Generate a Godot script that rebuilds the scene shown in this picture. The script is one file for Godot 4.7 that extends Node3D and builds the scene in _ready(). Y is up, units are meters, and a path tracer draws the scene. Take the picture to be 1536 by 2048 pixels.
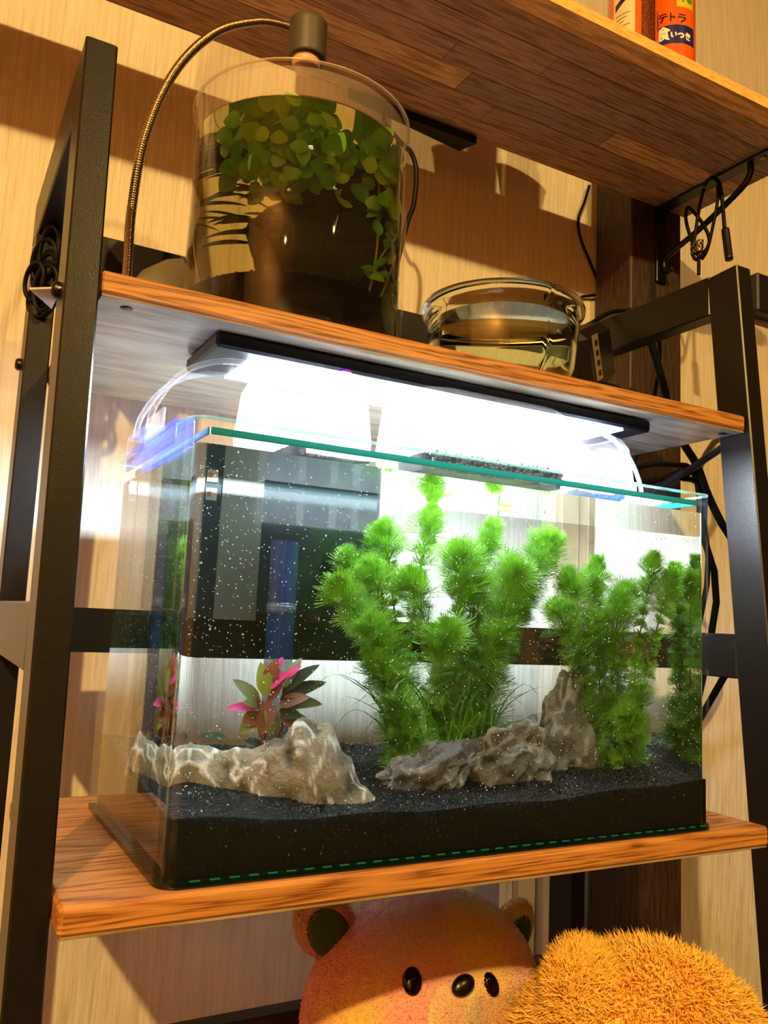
extends Node3D

var M := {}
var names := {}
var rng := RandomNumberGenerator.new()

# ---------------------------------------------------------------- naming
func numbered(called: String, parent: Node) -> String:
	var key := str(parent.get_instance_id()) + called
	var n: int = names.get(key, 0)
	names[key] = n + 1
	return called if n == 0 else "%s_%03d" % [called, n]

func tag(o: Node, label: String, category: String, group := "", kind := ""):
	if label: o.set_meta("label", label)
	if category: o.set_meta("category", category)
	if group: o.set_meta("group", group)
	if kind: o.set_meta("kind", kind)
	return o

func thing(called: String, label: String, category: String, at := Vector3.ZERO, group := "") -> Node3D:
	var o := Node3D.new()
	o.name = numbered(called, self)
	add_child(o, true)
	o.position = at
	tag(o, label, category, group)
	return o

func put(st, called: String, mat: Material, parent: Node = self) -> MeshInstance3D:
	var mi := MeshInstance3D.new()
	mi.mesh = st if st is Mesh else fin(st)
	mi.material_override = mat
	mi.name = numbered(called, parent)
	mi.cast_shadow = GeometryInstance3D.SHADOW_CASTING_SETTING_ON
	parent.add_child(mi, true)
	return mi

func structure(st, called: String, mat: Material) -> MeshInstance3D:
	var o := put(st, called, mat, self)
	o.set_meta("kind", "structure")
	return o

# ---------------------------------------------------------------- mesh code
func sm(flat := false) -> SurfaceTool:
	var st := SurfaceTool.new()
	st.begin(Mesh.PRIMITIVE_TRIANGLES)
	st.set_smooth_group(0xFFFFFFFF if flat else 0)
	return st

func fin(st: SurfaceTool) -> ArrayMesh:
	st.generate_normals()
	return st.commit()

# corners counter-clockwise seen from outside
func tri(st: SurfaceTool, a: Vector3, b: Vector3, c: Vector3):
	st.add_vertex(a); st.add_vertex(c); st.add_vertex(b)

func quad(st: SurfaceTool, a: Vector3, b: Vector3, c: Vector3, d: Vector3):
	tri(st, a, b, c); tri(st, a, c, d)

func quad_uv(st: SurfaceTool, p: Array, uv: Array):
	for k in [0, 2, 1, 0, 3, 2]:
		st.set_uv(uv[k]); st.add_vertex(p[k])

func poly(st: SurfaceTool, pts: Array, outward: Vector3):
	var n: Vector3 = (pts[1] - pts[0]).cross(pts[2] - pts[0])
	if n.dot(outward) < 0:
		pts = pts.duplicate(); pts.reverse()
	for k in range(1, pts.size() - 1):
		tri(st, pts[0], pts[k], pts[k + 1])

# box with chamfered edges
func cbox(st: SurfaceTool, t: Transform3D, size: Vector3, bevel := 0.001):
	var h := size / 2
	var b := minf(bevel, minf(h.x, minf(h.y, h.z)) * 0.9)
	var pt := func(ax: int, s: Array) -> Vector3:
		var v := Vector3(s[0] * (h.x - b), s[1] * (h.y - b), s[2] * (h.z - b))
		v[ax] = s[ax] * h[ax]
		return t * v
	for ax in 3:
		var j: int = (ax + 1) % 3
		var k: int = (ax + 2) % 3
		for s in [-1, 1]:
			var o := Vector3.ZERO; o[ax] = s
			var pts := []
			for c in [[-1, -1], [1, -1], [1, 1], [-1, 1]]:
				var sg := [0, 0, 0]; sg[ax] = s; sg[j] = c[0]; sg[k] = c[1]
				pts.append(pt.call(ax, sg))
			poly(st, pts, t.basis * o)
		for s1 in [-1, 1]:
			for s2 in [-1, 1]:
				var o2 := Vector3.ZERO; o2[ax] = s1; o2[j] = s2
				var a := [0, 0, 0]; a[ax] = s1; a[j] = s2; a[k] = -1
				var e := a.duplicate(); e[k] = 1
				poly(st, [pt.call(ax, a), pt.call(ax, e), pt.call(j, e), pt.call(j, a)], t.basis * o2)
	for x in [-1, 1]:
		for y in [-1, 1]:
			for z in [-1, 1]:
				poly(st, [pt.call(0, [x, y, z]), pt.call(1, [x, y, z]), pt.call(2, [x, y, z])], t.basis * Vector3(x, y, z))

# chamfered box from its two extreme corners
func bx(st: SurfaceTool, lo: Vector3, hi: Vector3, bevel := 0.001):
	cbox(st, Transform3D(Basis(), (lo + hi) / 2), hi - lo, bevel)

func one_box(lo: Vector3, hi: Vector3, bevel := 0.001) -> SurfaceTool:
	var st := sm(true)
	bx(st, lo, hi, bevel)
	return st

# profile of (radius, height) from bottom to top along the outside
func lathe(st: SurfaceTool, prof: Array, at := Vector3.ZERO, segs := 48, basis := Basis()):
	for i in prof.size() - 1:
		var p: Vector2 = prof[i]
		var q: Vector2 = prof[i + 1]
		for k in segs:
			var a0 := TAU * k / segs
			var a1 := TAU * (k + 1) / segs
			var pts := []
			for e in [[a0, p], [a1, p], [a1, q], [a0, q]]:
				var w: Vector2 = e[1]
				pts.append(at + basis * Vector3(sin(e[0]) * w.x, w.y, cos(e[0]) * w.x))
			var v0 := float(i) / (prof.size() - 1)
			var v1 := float(i + 1) / (prof.size() - 1)
			var u0 := float(k) / segs
			var u1 := float(k + 1) / segs
			if p.x > 1e-6:
				for c in [0, 2, 1]:
					st.set_uv([Vector2(u0, 1 - v0), Vector2(u1, 1 - v0), Vector2(u1, 1 - v1)][c]); st.add_vertex(pts[c])
			if q.x > 1e-6:
				for c in [0, 2, 1]:
					st.set_uv([Vector2(u0, 1 - v0), Vector2(u1, 1 - v1), Vector2(u0, 1 - v1)][c]); st.add_vertex([pts[0], pts[2], pts[3]][c])

func lathed(prof: Array, at := Vector3.ZERO, segs := 48, flat := false, basis := Basis()) -> SurfaceTool:
	var st := sm(flat)
	lathe(st, prof, at, segs, basis)
	return st

func tube(st: SurfaceTool, pts: Array, rad, segs := 8):
	var n := pts.size()
	var N := Vector3.ZERO
	var rings := []
	for i in n:
		var T: Vector3 = (pts[mini(i + 1, n - 1)] - pts[maxi(i - 1, 0)]).normalized()
		if N == Vector3.ZERO:
			N = T.cross(Vector3(0.31, 0.87, 0.4)).normalized()
		N = (N - T * N.dot(T)).normalized()
		var B := T.cross(N)
		var r: float = rad[i] if rad is Array else rad
		var ring := []
		for k in segs:
			var a := TAU * k / segs
			ring.append(pts[i] + (N * cos(a) + B * sin(a)) * r)
		rings.append(ring)
	for i in n - 1:
		for k in segs:
			var k2 := (k + 1) % segs
			quad(st, rings[i][k], rings[i][k2], rings[i + 1][k2], rings[i + 1][k])
	for k in segs:
		var k2 := (k + 1) % segs
		tri(st, pts[0], rings[0][k2], rings[0][k])
		tri(st, pts[n - 1], rings[n - 1][k], rings[n - 1][k2])

func curve(ctrl: Array, n := 40) -> Array:
	var out := []
	var m := ctrl.size()
	for i in m - 1:
		var p0: Vector3 = ctrl[maxi(i - 1, 0)]
		var p1: Vector3 = ctrl[i]
		var p2: Vector3 = ctrl[i + 1]
		var p3: Vector3 = ctrl[mini(i + 2, m - 1)]
		var c := maxi(2, n / (m - 1))
		for k in c:
			out.append(p1.cubic_interpolate(p2, p0, p3, float(k) / c))
	out.append(ctrl[m - 1])
	return out

func wire(ctrl: Array, r: float, n := 40, segs := 8) -> SurfaceTool:
	var st := sm()
	tube(st, curve(ctrl, n), r, segs)
	return st

# outline in (x, z), counter-clockwise seen from above, turned into a solid
func prism(st: SurfaceTool, path: Array, y0: float, y1: float, bottom := true, top := true):
	var n := path.size()
	var c := Vector2.ZERO
	for p in path: c += p / n
	for i in n:
		var p: Vector2 = path[i]
		var q: Vector2 = path[(i + 1) % n]
		quad(st, Vector3(p.x, y0, p.y), Vector3(q.x, y0, q.y), Vector3(q.x, y1, q.y), Vector3(p.x, y1, p.y))
		if top: tri(st, Vector3(c.x, y1, c.y), Vector3(p.x, y1, p.y), Vector3(q.x, y1, q.y))
		if bottom: tri(st, Vector3(c.x, y0, c.y), Vector3(q.x, y0, q.y), Vector3(p.x, y0, p.y))

func round_rect(x0: float, x1: float, z0: float, z1: float, rf: float, rb: float, n := 8) -> Array:
	# z1 is the front
	var out := []
	for c in [[x1 - rf, z1 - rf, rf, 90.0, 0.0], [x1 - rb, z0 + rb, rb, 0.0, -90.0], [x0 + rb, z0 + rb, rb, -90.0, -180.0], [x0 + rf, z1 - rf, rf, 180.0, 90.0]]:
		for k in n + 1:
			var a: float = deg_to_rad(lerpf(c[3], c[4], float(k) / n))
			out.append(Vector2(c[0] + cos(a) * c[2], c[1] + sin(a) * c[2]))
	return out

func ring_wall(st: SurfaceTool, outer: Array, inner: Array, y0: float, y1: float):
	var n := outer.size()
	for i in n:
		var j := (i + 1) % n
		var a: Vector2 = outer[i]; var b: Vector2 = outer[j]; var c: Vector2 = inner[i]; var d: Vector2 = inner[j]
		quad(st, Vector3(a.x, y0, a.y), Vector3(b.x, y0, b.y), Vector3(b.x, y1, b.y), Vector3(a.x, y1, a.y))
		quad(st, Vector3(d.x, y0, d.y), Vector3(c.x, y0, c.y), Vector3(c.x, y1, c.y), Vector3(d.x, y1, d.y))
		quad(st, Vector3(a.x, y1, a.y), Vector3(b.x, y1, b.y), Vector3(d.x, y1, d.y), Vector3(c.x, y1, c.y))
		quad(st, Vector3(c.x, y0, c.y), Vector3(d.x, y0, d.y), Vector3(b.x, y0, b.y), Vector3(a.x, y0, a.y))

# closed surface: place(direction) gives the point in that direction
func ball(st: SurfaceTool, place: Callable, rows := 24, cols := 36, tint = null):
	var g := []
	for i in rows + 1:
		var row := []
		var th := PI * i / rows
		for k in cols:
			var ph := TAU * k / cols
			row.append(place.call(Vector3(sin(th) * sin(ph), -cos(th), sin(th) * cos(ph))))
		g.append(row)
	for i in rows:
		for k in cols:
			var k2 := (k + 1) % cols
			var f := [g[i][k], g[i][k2], g[i + 1][k2], g[i + 1][k]]
			for t in [[0, 1, 2], [0, 2, 3]]:
				if (t[1] == 1 and i == 0) or (t[2] == 3 and i == rows - 1):
					continue
				for c in [t[0], t[2], t[1]]:
					if tint: st.set_color(tint.call(f[c]))
					st.add_vertex(f[c])

func ellipsoid(c: Vector3, r: Vector3, rows := 16, cols := 24, basis := Basis()) -> SurfaceTool:
	var st := sm()
	ball(st, func(d): return c + basis * (d * r), rows, cols)
	return st

func noise(seed_: int, freq: float, oct := 4, type := FastNoiseLite.TYPE_SIMPLEX_SMOOTH) -> FastNoiseLite:
	var n := FastNoiseLite.new()
	n.seed = seed_; n.frequency = freq; n.noise_type = type
	n.fractal_type = FastNoiseLite.FRACTAL_FBM; n.fractal_octaves = oct
	return n

# ---------------------------------------------------------------- materials
func ramp(stops: Array) -> Gradient:
	var g := Gradient.new()
	var o := PackedFloat32Array()
	var c := PackedColorArray()
	for s in stops:
		o.append(s[0]); c.append(s[1])
	g.offsets = o; g.colors = c
	return g

func tex(n: FastNoiseLite, stops = null, size := 512, normal := 0.0) -> NoiseTexture2D:
	var t := NoiseTexture2D.new()
	t.width = size; t.height = size; t.seamless = true; t.noise = n
	if stops: t.color_ramp = ramp(stops)
	if normal > 0: t.as_normal_map = true; t.bump_strength = normal
	return t

func mat(c: Color, rough := 0.6, metal := 0.0) -> StandardMaterial3D:
	var m := StandardMaterial3D.new()
	m.albedo_color = c; m.roughness = rough; m.metallic = metal
	return m

func tri_mat(t: Texture2D, scale: Vector3, c := Color.WHITE, rough := 0.6) -> StandardMaterial3D:
	var m := mat(c, rough)
	m.albedo_texture = t
	m.uv1_triplanar = true; m.uv1_world_triplanar = true; m.uv1_scale = scale; m.uv1_triplanar_sharpness = 6.0
	return m

func pane(c: Color, alpha: float, rough := 0.02) -> StandardMaterial3D:
	var m := mat(Color(c, alpha), rough)
	m.transparency = BaseMaterial3D.TRANSPARENCY_ALPHA
	return m

func solid(c: Color, scale: float, rough := 0.0) -> StandardMaterial3D:
	var m := mat(Color(c, 0.0), rough)
	m.refraction_enabled = true; m.refraction_scale = scale
	return m

func leafy(c: Color, back: Color, rough := 0.5) -> StandardMaterial3D:
	var m := mat(c, rough)
	m.backlight_enabled = true; m.backlight = back; m.cull_mode = BaseMaterial3D.CULL_DISABLED
	return m

func glow(c: Color, e: float) -> StandardMaterial3D:
	var m := mat(Color(0.9, 0.9, 0.9), 0.5)
	m.emission_enabled = true; m.emission = c; m.emission_energy_multiplier = e
	return m

func make_materials():
	# rack boards: orange brown laminate with strong contour grain
	var g := noise(11, 0.006, 3)
	g.fractal_type = FastNoiseLite.FRACTAL_PING_PONG; g.fractal_ping_pong_strength = 3.2
	g.domain_warp_enabled = true; g.domain_warp_amplitude = 18.0; g.domain_warp_frequency = 0.012
	var shelf_tex := tex(g, [[0.0, Color(0.31, 0.18, 0.08)], [0.2, Color(0.48, 0.30, 0.14)], [0.45, Color(0.67, 0.46, 0.24)], [1.0, Color(0.77, 0.56, 0.33)]], 1024)
	M.shelf = tri_mat(shelf_tex, Vector3(0.5, 13, 9), Color(1, 1, 1), 0.42)
	var streak := noise(5, 0.012, 5)
	M.shelf_under = tri_mat(tex(streak, [[0.0, Color(0.40, 0.33, 0.25)], [0.5, Color(0.56, 0.5, 0.42)], [1.0, Color(0.68, 0.62, 0.54)]]), Vector3(1.2, 10, 9), Color(1, 1, 1), 0.24)
	var stave_tex := tex(noise(21, 0.014, 5), [[0.0, Color(0.55, 0.5, 0.44)], [0.45, Color(0.82, 0.78, 0.72)], [0.6, Color(0.95, 0.92, 0.88)], [1.0, Color(0.7, 0.66, 0.6)]])
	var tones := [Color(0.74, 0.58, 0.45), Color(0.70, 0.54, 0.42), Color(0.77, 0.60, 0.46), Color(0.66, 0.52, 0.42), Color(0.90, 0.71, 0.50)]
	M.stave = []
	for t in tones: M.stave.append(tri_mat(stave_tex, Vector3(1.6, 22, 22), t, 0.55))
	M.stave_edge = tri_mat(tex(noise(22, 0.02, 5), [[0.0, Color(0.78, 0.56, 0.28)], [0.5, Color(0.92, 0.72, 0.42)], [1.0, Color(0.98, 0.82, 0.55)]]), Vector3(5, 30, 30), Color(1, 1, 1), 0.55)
	M.dark_wood = tri_mat(tex(noise(31, 0.02, 5), [[0.0, Color(0.09, 0.055, 0.035)], [0.5, Color(0.19, 0.125, 0.08)], [1.0, Color(0.28, 0.195, 0.13)]]), Vector3(18, 1.6, 18), Color(1, 1, 1), 0.6)
	# embossed cream wallpaper with upright ribs
	var wn := noise(41, 0.03, 4)
	var wall_tex := tex(noise(42, 0.02, 4), [[0.0, Color(0.75, 0.71, 0.65)], [0.5, Color(0.80, 0.765, 0.71)], [1.0, Color(0.84, 0.81, 0.755)]])
	M.wall = tri_mat(wall_tex, Vector3(14, 0.5, 14), Color(1, 1, 1), 0.75)
	M.wall.normal_enabled = true; M.wall.normal_scale = 0.5; M.wall.normal_texture = tex(wn, null, 512, 6.0)
	M.room = mat(Color(0.90, 0.68, 0.46), 0.8)
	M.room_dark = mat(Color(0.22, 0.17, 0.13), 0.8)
	M.ceiling = mat(Color(0.70, 0.56, 0.42), 0.85)
	M.floor = tri_mat(tex(noise(51, 0.01, 4), [[0.0, Color(0.13, 0.09, 0.06)], [1.0, Color(0.22, 0.15, 0.1)]]), Vector3(1, 6, 6), Color(1, 1, 1), 0.5)
	M.trim = tri_mat(wall_tex, Vector3(40, 0.8, 6), Color(0.95, 0.9, 0.82), 0.6)
	# painted steel
	M.steel = mat(Color(0.08, 0.068, 0.06), 0.36, 0.1)
	M.steel.metallic_specular = 0.44
	var sn := tex(noise(61, 0.35, 2), null, 256, 1.2)
	M.steel.normal_enabled = true; M.steel.normal_texture = sn; M.steel.normal_scale = 0.25
	M.steel.uv1_triplanar = true; M.steel.uv1_world_triplanar = true; M.steel.uv1_scale = Vector3(10, 10, 10)
	M.black = mat(Color(0.02, 0.02, 0.022), 0.4)
	M.black_metal = mat(Color(0.03, 0.028, 0.026), 0.35, 0.3)
	M.corner = mat(Color(0.82, 0.72, 0.68), 0.3)
	M.rubber = mat(Color(0.012, 0.012, 0.013), 0.5)
	M.rubber.metallic_specular = 0.3
	M.blue_hose = mat(Color(0.05, 0.1, 0.24), 0.3)
	M.chrome = mat(Color(0.62, 0.55, 0.46), 0.25, 0.95)
	M.lamp_grey = mat(Color(0.26, 0.24, 0.22), 0.5)
	M.pink_plastic = mat(Color(0.85, 0.62, 0.52), 0.4)
	# glass, water, plastics
	M.glass = pane(Color(0.72, 0.9, 0.86), 0.002)
	M.glass.metallic_specular = 0.27
	M.jar_glass = pane(Color(0.9, 0.85, 0.75), 0.002)
	M.jar_glass.metallic_specular = 0.30
	M.clear = pane(Color(0.93, 0.95, 1.0), 0.05, 0.05)
	M.rim = mat(Color(0.9, 0.8, 0.7, 0.35), 0.25)
	M.rim.transparency = BaseMaterial3D.TRANSPARENCY_ALPHA
	M.mist = mat(Color(0.9, 0.84, 0.8, 0.13), 0.6)
	M.mist.transparency = BaseMaterial3D.TRANSPARENCY_ALPHA
	M.frosted = mat(Color(0.95, 0.96, 1.0, 0.035), 0.5)
	M.frosted.transparency = BaseMaterial3D.TRANSPARENCY_ALPHA
	M.film = pane(Color(0.95, 0.95, 1.0), 0.22, 0.12)
	M.smoke_plastic = mat(Color(0.5, 0.46, 0.4, 0.5), 0.4)
	M.smoke_plastic.transparency = BaseMaterial3D.TRANSPARENCY_ALPHA
	M.intake = pane(Color(0.10, 0.2, 0.34), 0.5, 0.06)
	M.water = solid(Color(0.94, 1.0, 0.985), 0.0333)
	M.jar_water = solid(Color(0.74, 0.72, 0.52), 0.0333)
	M.bowl_glass = solid(Color(0.97, 1.0, 0.97), 0.047)
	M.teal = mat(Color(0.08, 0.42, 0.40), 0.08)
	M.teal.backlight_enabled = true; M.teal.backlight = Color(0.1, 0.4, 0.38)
	M.teal_dark = mat(Color(0.015, 0.09, 0.075), 0.1)
	M.blue_clip = mat(Color(0.45, 0.52, 0.96, 0.34), 0.3)
	M.blue_clip.transparency = BaseMaterial3D.TRANSPARENCY_ALPHA
	M.filter_grey = mat(Color(0.05, 0.085, 0.09), 0.3)
	M.filter_panel = mat(Color(0.30, 0.28, 0.24), 0.5)
	M.label_white = mat(Color(0.85, 0.82, 0.78), 0.5)
	M.label_tan = mat(Color(0.5, 0.42, 0.34), 0.5)
	M.label_red = mat(Color(0.45, 0.16, 0.08), 0.5)
	M.print_black = mat(Color(0.03, 0.03, 0.03), 0.6)
	# aquarium contents
	M.gravel = mat(Color(0.010, 0.010, 0.011), 0.6)
	M.gravel.metallic_specular = 0.25
	M.soil = mat(Color(0.016, 0.014, 0.024), 0.9)
	M.soil.metallic_specular = 0.2
	M.grain = mat(Color(1, 1, 1), 0.35)
	M.grain.vertex_color_use_as_albedo = true
	M.bubble = mat(Color(0.92, 0.96, 1.0), 0.1)
	M.rock = mat(Color.WHITE, 0.85)
	M.rock.vertex_color_use_as_albedo = true
	M.rock.normal_enabled = true; M.rock.normal_texture = tex(noise(71, 0.03, 5), null, 512, 10.0); M.rock.normal_scale = 1.0
	M.rock.uv1_triplanar = true; M.rock.uv1_world_triplanar = true; M.rock.uv1_scale = Vector3(14, 14, 14)
	M.dark_rock = mat(Color(0.012, 0.011, 0.012), 0.75)
	M.dark_rock.normal_enabled = true; M.dark_rock.normal_texture = M.rock.normal_texture
	M.dark_rock.uv1_triplanar = true; M.dark_rock.uv1_world_triplanar = true; M.dark_rock.uv1_scale = Vector3(12, 12, 12)
	M.frond = []
	for c in [Color(0.41, 0.60, 0.13)]:
		M.frond.append(leafy(c, c * 0.9))
	M.stem = leafy(Color(0.30, 0.48, 0.12), Color(0.2, 0.3, 0.08))
	M.blade = leafy(Color(0.24, 0.46, 0.09), Color(0.25, 0.48, 0.1))
	M.leaf_olive = leafy(Color(0.30, 0.33, 0.11), Color(0.3, 0.33, 0.12))
	M.leaf_lime = leafy(Color(0.45, 0.49, 0.18), Color(0.4, 0.46, 0.16))
	M.leaf_red = leafy(Color(0.40, 0.22, 0.11), Color(0.42, 0.2, 0.1))
	M.leaf_pink = leafy(Color(0.80, 0.18, 0.48), Color(0.8, 0.2, 0.5))
	M.leaf_dark = leafy(Color(0.12, 0.15, 0.055), Color(0.13, 0.16, 0.06), 0.95)
	M.jar_leaf = leafy(Color(0.26, 0.50, 0.07), Color(0.3, 0.55, 0.08), 0.35)
	M.jar_leaf_light = leafy(Color(0.50, 0.62, 0.10), Color(0.5, 0.6, 0.12), 0.35)
	M.jar_stem = leafy(Color(0.62, 0.56, 0.18), Color(0.5, 0.5, 0.15))
	# plush
	M.plush = mat(Color.WHITE, 0.95)
	M.plush.vertex_color_use_as_albedo = true
	M.plush.rim_enabled = true; M.plush.rim = 0.4
	M.plush.normal_enabled = true; M.plush.normal_texture = tex(noise(81, 0.12, 4), null, 512, 8.0); M.plush.normal_scale = 1.0
	M.plush.uv1_triplanar = true; M.plush.uv1_world_triplanar = true; M.plush.uv1_scale = Vector3(9, 9, 9)
	M.fur = mat(Color.WHITE, 0.9)
	M.fur.vertex_color_use_as_albedo = true
	M.eye = mat(Color(0.008, 0.007, 0.007), 0.06)
	M.nose = mat(Color(0.012, 0.011, 0.011), 0.3)

# ---------------------------------------------------------------- scene
func _ready():
	rng.seed = 7
	# camera
	var cam := Camera3D.new()
	cam.name = "camera"
	cam.fov = rad_to_deg(2.0 * atan(1024.0 / 1683.04))
	cam.near = 0.01; cam.far = 50.0
	cam.transform = Transform3D(Basis(Vector3(0.875806, 0.044123, 0.480641), Vector3(-0.100315, 0.990708, 0.091844), Vector3(-0.472123, -0.128653, 0.872094)), Vector3(-0.13100, 0.15428, 0.48584))
	add_child(cam)
	cam.current = true
	# environment
	var we := WorldEnvironment.new()
	we.name = "environment"
	var env := Environment.new()
	env.background_mode = Environment.BG_COLOR
	env.background_color = Color(0.02, 0.02, 0.025)
	env.tonemap_mode = Environment.TONE_MAPPER_LINEAR
	env.tonemap_exposure = 1.0
	env.sdfgi_enabled = true; env.ssao_enabled = true; env.ssil_enabled = true
	we.environment = env
	add_child(we)
	make_materials()
	# room lamps
	ceiling_lamp(Vector3(-1.20, 1.66, 2.0), 9.7, "round warm ceiling lamp nearest the left wall, the brighter of two")
	ceiling_lamp(Vector3(0.70, 1.66, 1.9), 2.3, "round warm ceiling lamp in front of the rack, the dimmer of two")
	build_room()
	build_rack()
	build_wall_shelf()
	build_aquarium()
	build_tank_contents()
	build_tank_lamp()
	build_tubs()
	build_jar()
	build_bowl()
	build_gooseneck()
	build_bottles()
	build_cables()
	build_plush()

func ceiling_lamp(at: Vector3, energy: float, label: String):
	var o := thing("ceiling_lamp", label, "lamp", at)
	put(lathed([Vector2(0.078, -0.002), Vector2(0.078, -0.032), Vector2(0.081, -0.032), Vector2(0.082, 0.018), Vector2(0, 0.018), Vector2(0, -0.002), Vector2(0.078, -0.002)]), "base", mat(Color(0.85, 0.83, 0.8), 0.5), o)
	put(ellipsoid(Vector3(0, -0.028, 0), Vector3(0.03, 0.03, 0.03), 8, 10), "bulb", glow(Color(1, 0.72, 0.38), 8.0), o)
	var l := OmniLight3D.new()
	l.name = "light"
	l.light_color = Color(1.0, 0.825, 0.48)
	l.light_energy = energy
	l.light_size = 0.028
	l.omni_range = 12.0; l.omni_attenuation = 2.0
	l.shadow_enabled = true
	o.add_child(l)
	l.position = Vector3(0, -0.028, 0)

func build_room():
	structure(one_box(Vector3(-1.9, -0.9, -0.545), Vector3(2.7, 1.72, -0.445), 0), "wall_back", M.wall)
	structure(one_box(Vector3(-2.0, -0.9, -0.545), Vector3(-1.9, 1.72, 4.6), 0), "wall_left", M.room)
	structure(one_box(Vector3(2.7, -0.9, -0.545), Vector3(2.8, 1.72, 4.6), 0), "wall_right", M.room_dark)
	structure(one_box(Vector3(-2.0, -0.9, 4.6), Vector3(2.8, 1.72, 4.7), 0), "wall_front", M.room_dark)
	structure(one_box(Vector3(-2.0, -0.95, -0.545), Vector3(2.8, -0.85, 4.7), 0), "floor", M.floor)
	structure(one_box(Vector3(-2.0, 1.68, -0.545), Vector3(2.8, 1.78, 4.7), 0), "ceiling", M.ceiling)
	# cream casing boards behind the plush bear
	structure(one_box(Vector3(0.590, -0.85, -0.4449), Vector3(0.618, 0.30, -0.432)), "trim_1", M.trim)
	structure(one_box(Vector3(0.622, -0.85, -0.4449), Vector3(0.662, 0.30, -0.420)), "trim_2", M.trim)

func post_z(y: float) -> float:
	return -0.046 + 0.08 * (0.36 - y)

func build_rack():
	var r := thing("metal_rack", "dark brown steel shelving rack with wood-grain boards holding the aquarium", "rack")
	var lean := atan(0.08)
	for s in [[-0.0730, -0.0525], [0.5547, 0.5755]]:
		var st := sm(true)
		var y0 := -0.845
		var y1 := 0.525
		var ym := (y0 + y1) / 2
		var c := Vector3((s[0] + s[1]) / 2, ym, post_z(ym) - 0.0185)
		cbox(st, Transform3D(Basis(Vector3.RIGHT, -lean), c), Vector3(s[1] - s[0], (y1 - y0) / cos(lean), 0.037), 0.0012)
		put(st, "front_post", M.steel, r)
		put(one_box(Vector3(s[0], -0.848, -0.33), Vector3(s[1], 0.4825, -0.29), 0.0012), "back_leg", M.steel, r)
		put(one_box(Vector3(s[0], 0.483, -0.33), Vector3(s[1], 0.525, -0.093), 0.0012), "top_bar", M.steel, r)
		put(one_box(Vector3(s[0], 0.115, -0.2895), Vector3(s[1], 0.157, -0.064), 0.0012), "middle_bar", M.steel, r)
		put(one_box(Vector3(s[0], -0.256, -0.2895), Vector3(s[1], -0.214, -0.035), 0.0012), "lower_bar", M.steel, r)
		put(lathed([Vector2(0, 0), Vector2(0.012, 0), Vector2(0.012, 0.004), Vector2(0.005, 0.005), Vector2(0, 0.005)], Vector3((s[0] + s[1]) / 2, -0.85, -0.31), 16), "foot", M.rubber, r)
	for y in [[0.455, 0.4945], [0.116, 0.1545], [-0.255, -0.2135]]:
		put(one_box(Vector3(-0.0523, y[0], -0.312), Vector3(0.5545, y[1], -0.291), 0.001), "crossbar", M.steel, r)
	# boards: a wood-grain front, a pale underside, a bolt hole near each front corner
	shelf_board(r, -0.0515, 0.5537, 0.3507, 0.3675, -0.311, -0.050)
	shelf_board(r, -0.0517, 0.5055, -0.0174, -0.0004, -0.266, 0.0059)
	shelf_board(r, -0.0517, 0.5055, -0.437, -0.420, -0.266, 0.046)
	var ap := sm(true)
	prism(ap, [Vector2(-0.0905, -0.0700), Vector2(-0.0735, -0.0560), Vector2(-0.0735, -0.0990)], 0.3512, 0.3524)
	put(ap, "corner_plate", M.corner, r)
	# bolts on the outer side
	for b in [Vector3(-0.0735, 0.352, -0.063), Vector3(-0.0735, 0.365, -0.306)]:
		put(lathed([Vector2(0.0055, 0), Vector2(0.0055, 0.003), Vector2(0.004, 0.005), Vector2(0, 0.0055)], b, 14, false, Basis(Vector3.BACK, PI / 2)), "bolt", M.black_metal, r)

func shelf_board(r: Node3D, x0: float, x1: float, y0: float, y1: float, z0: float, z1: float):
	var b := put(one_box(Vector3(x0, y0 + 0.0012, z0), Vector3(x1, y1, z1), 0.0022), "shelf_board", M.shelf, r)
	put(one_box(Vector3(x0 + 0.0015, y0, z0 + 0.001), Vector3(x1 - 0.0015, y0 + 0.0014, z1 - 0.0012), 0.0002), "underside", M.shelf_under, b)
	for x in [x0 + 0.020, x1 - 0.0145]:
		put(lathed([Vector2(0, -0.0003), Vector2(0.0042, -0.0003), Vector2(0.0042, 0.0006)], Vector3(x, y0, z1 - 0.0155), 20), "bolt_hole", M.black, b)

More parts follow.
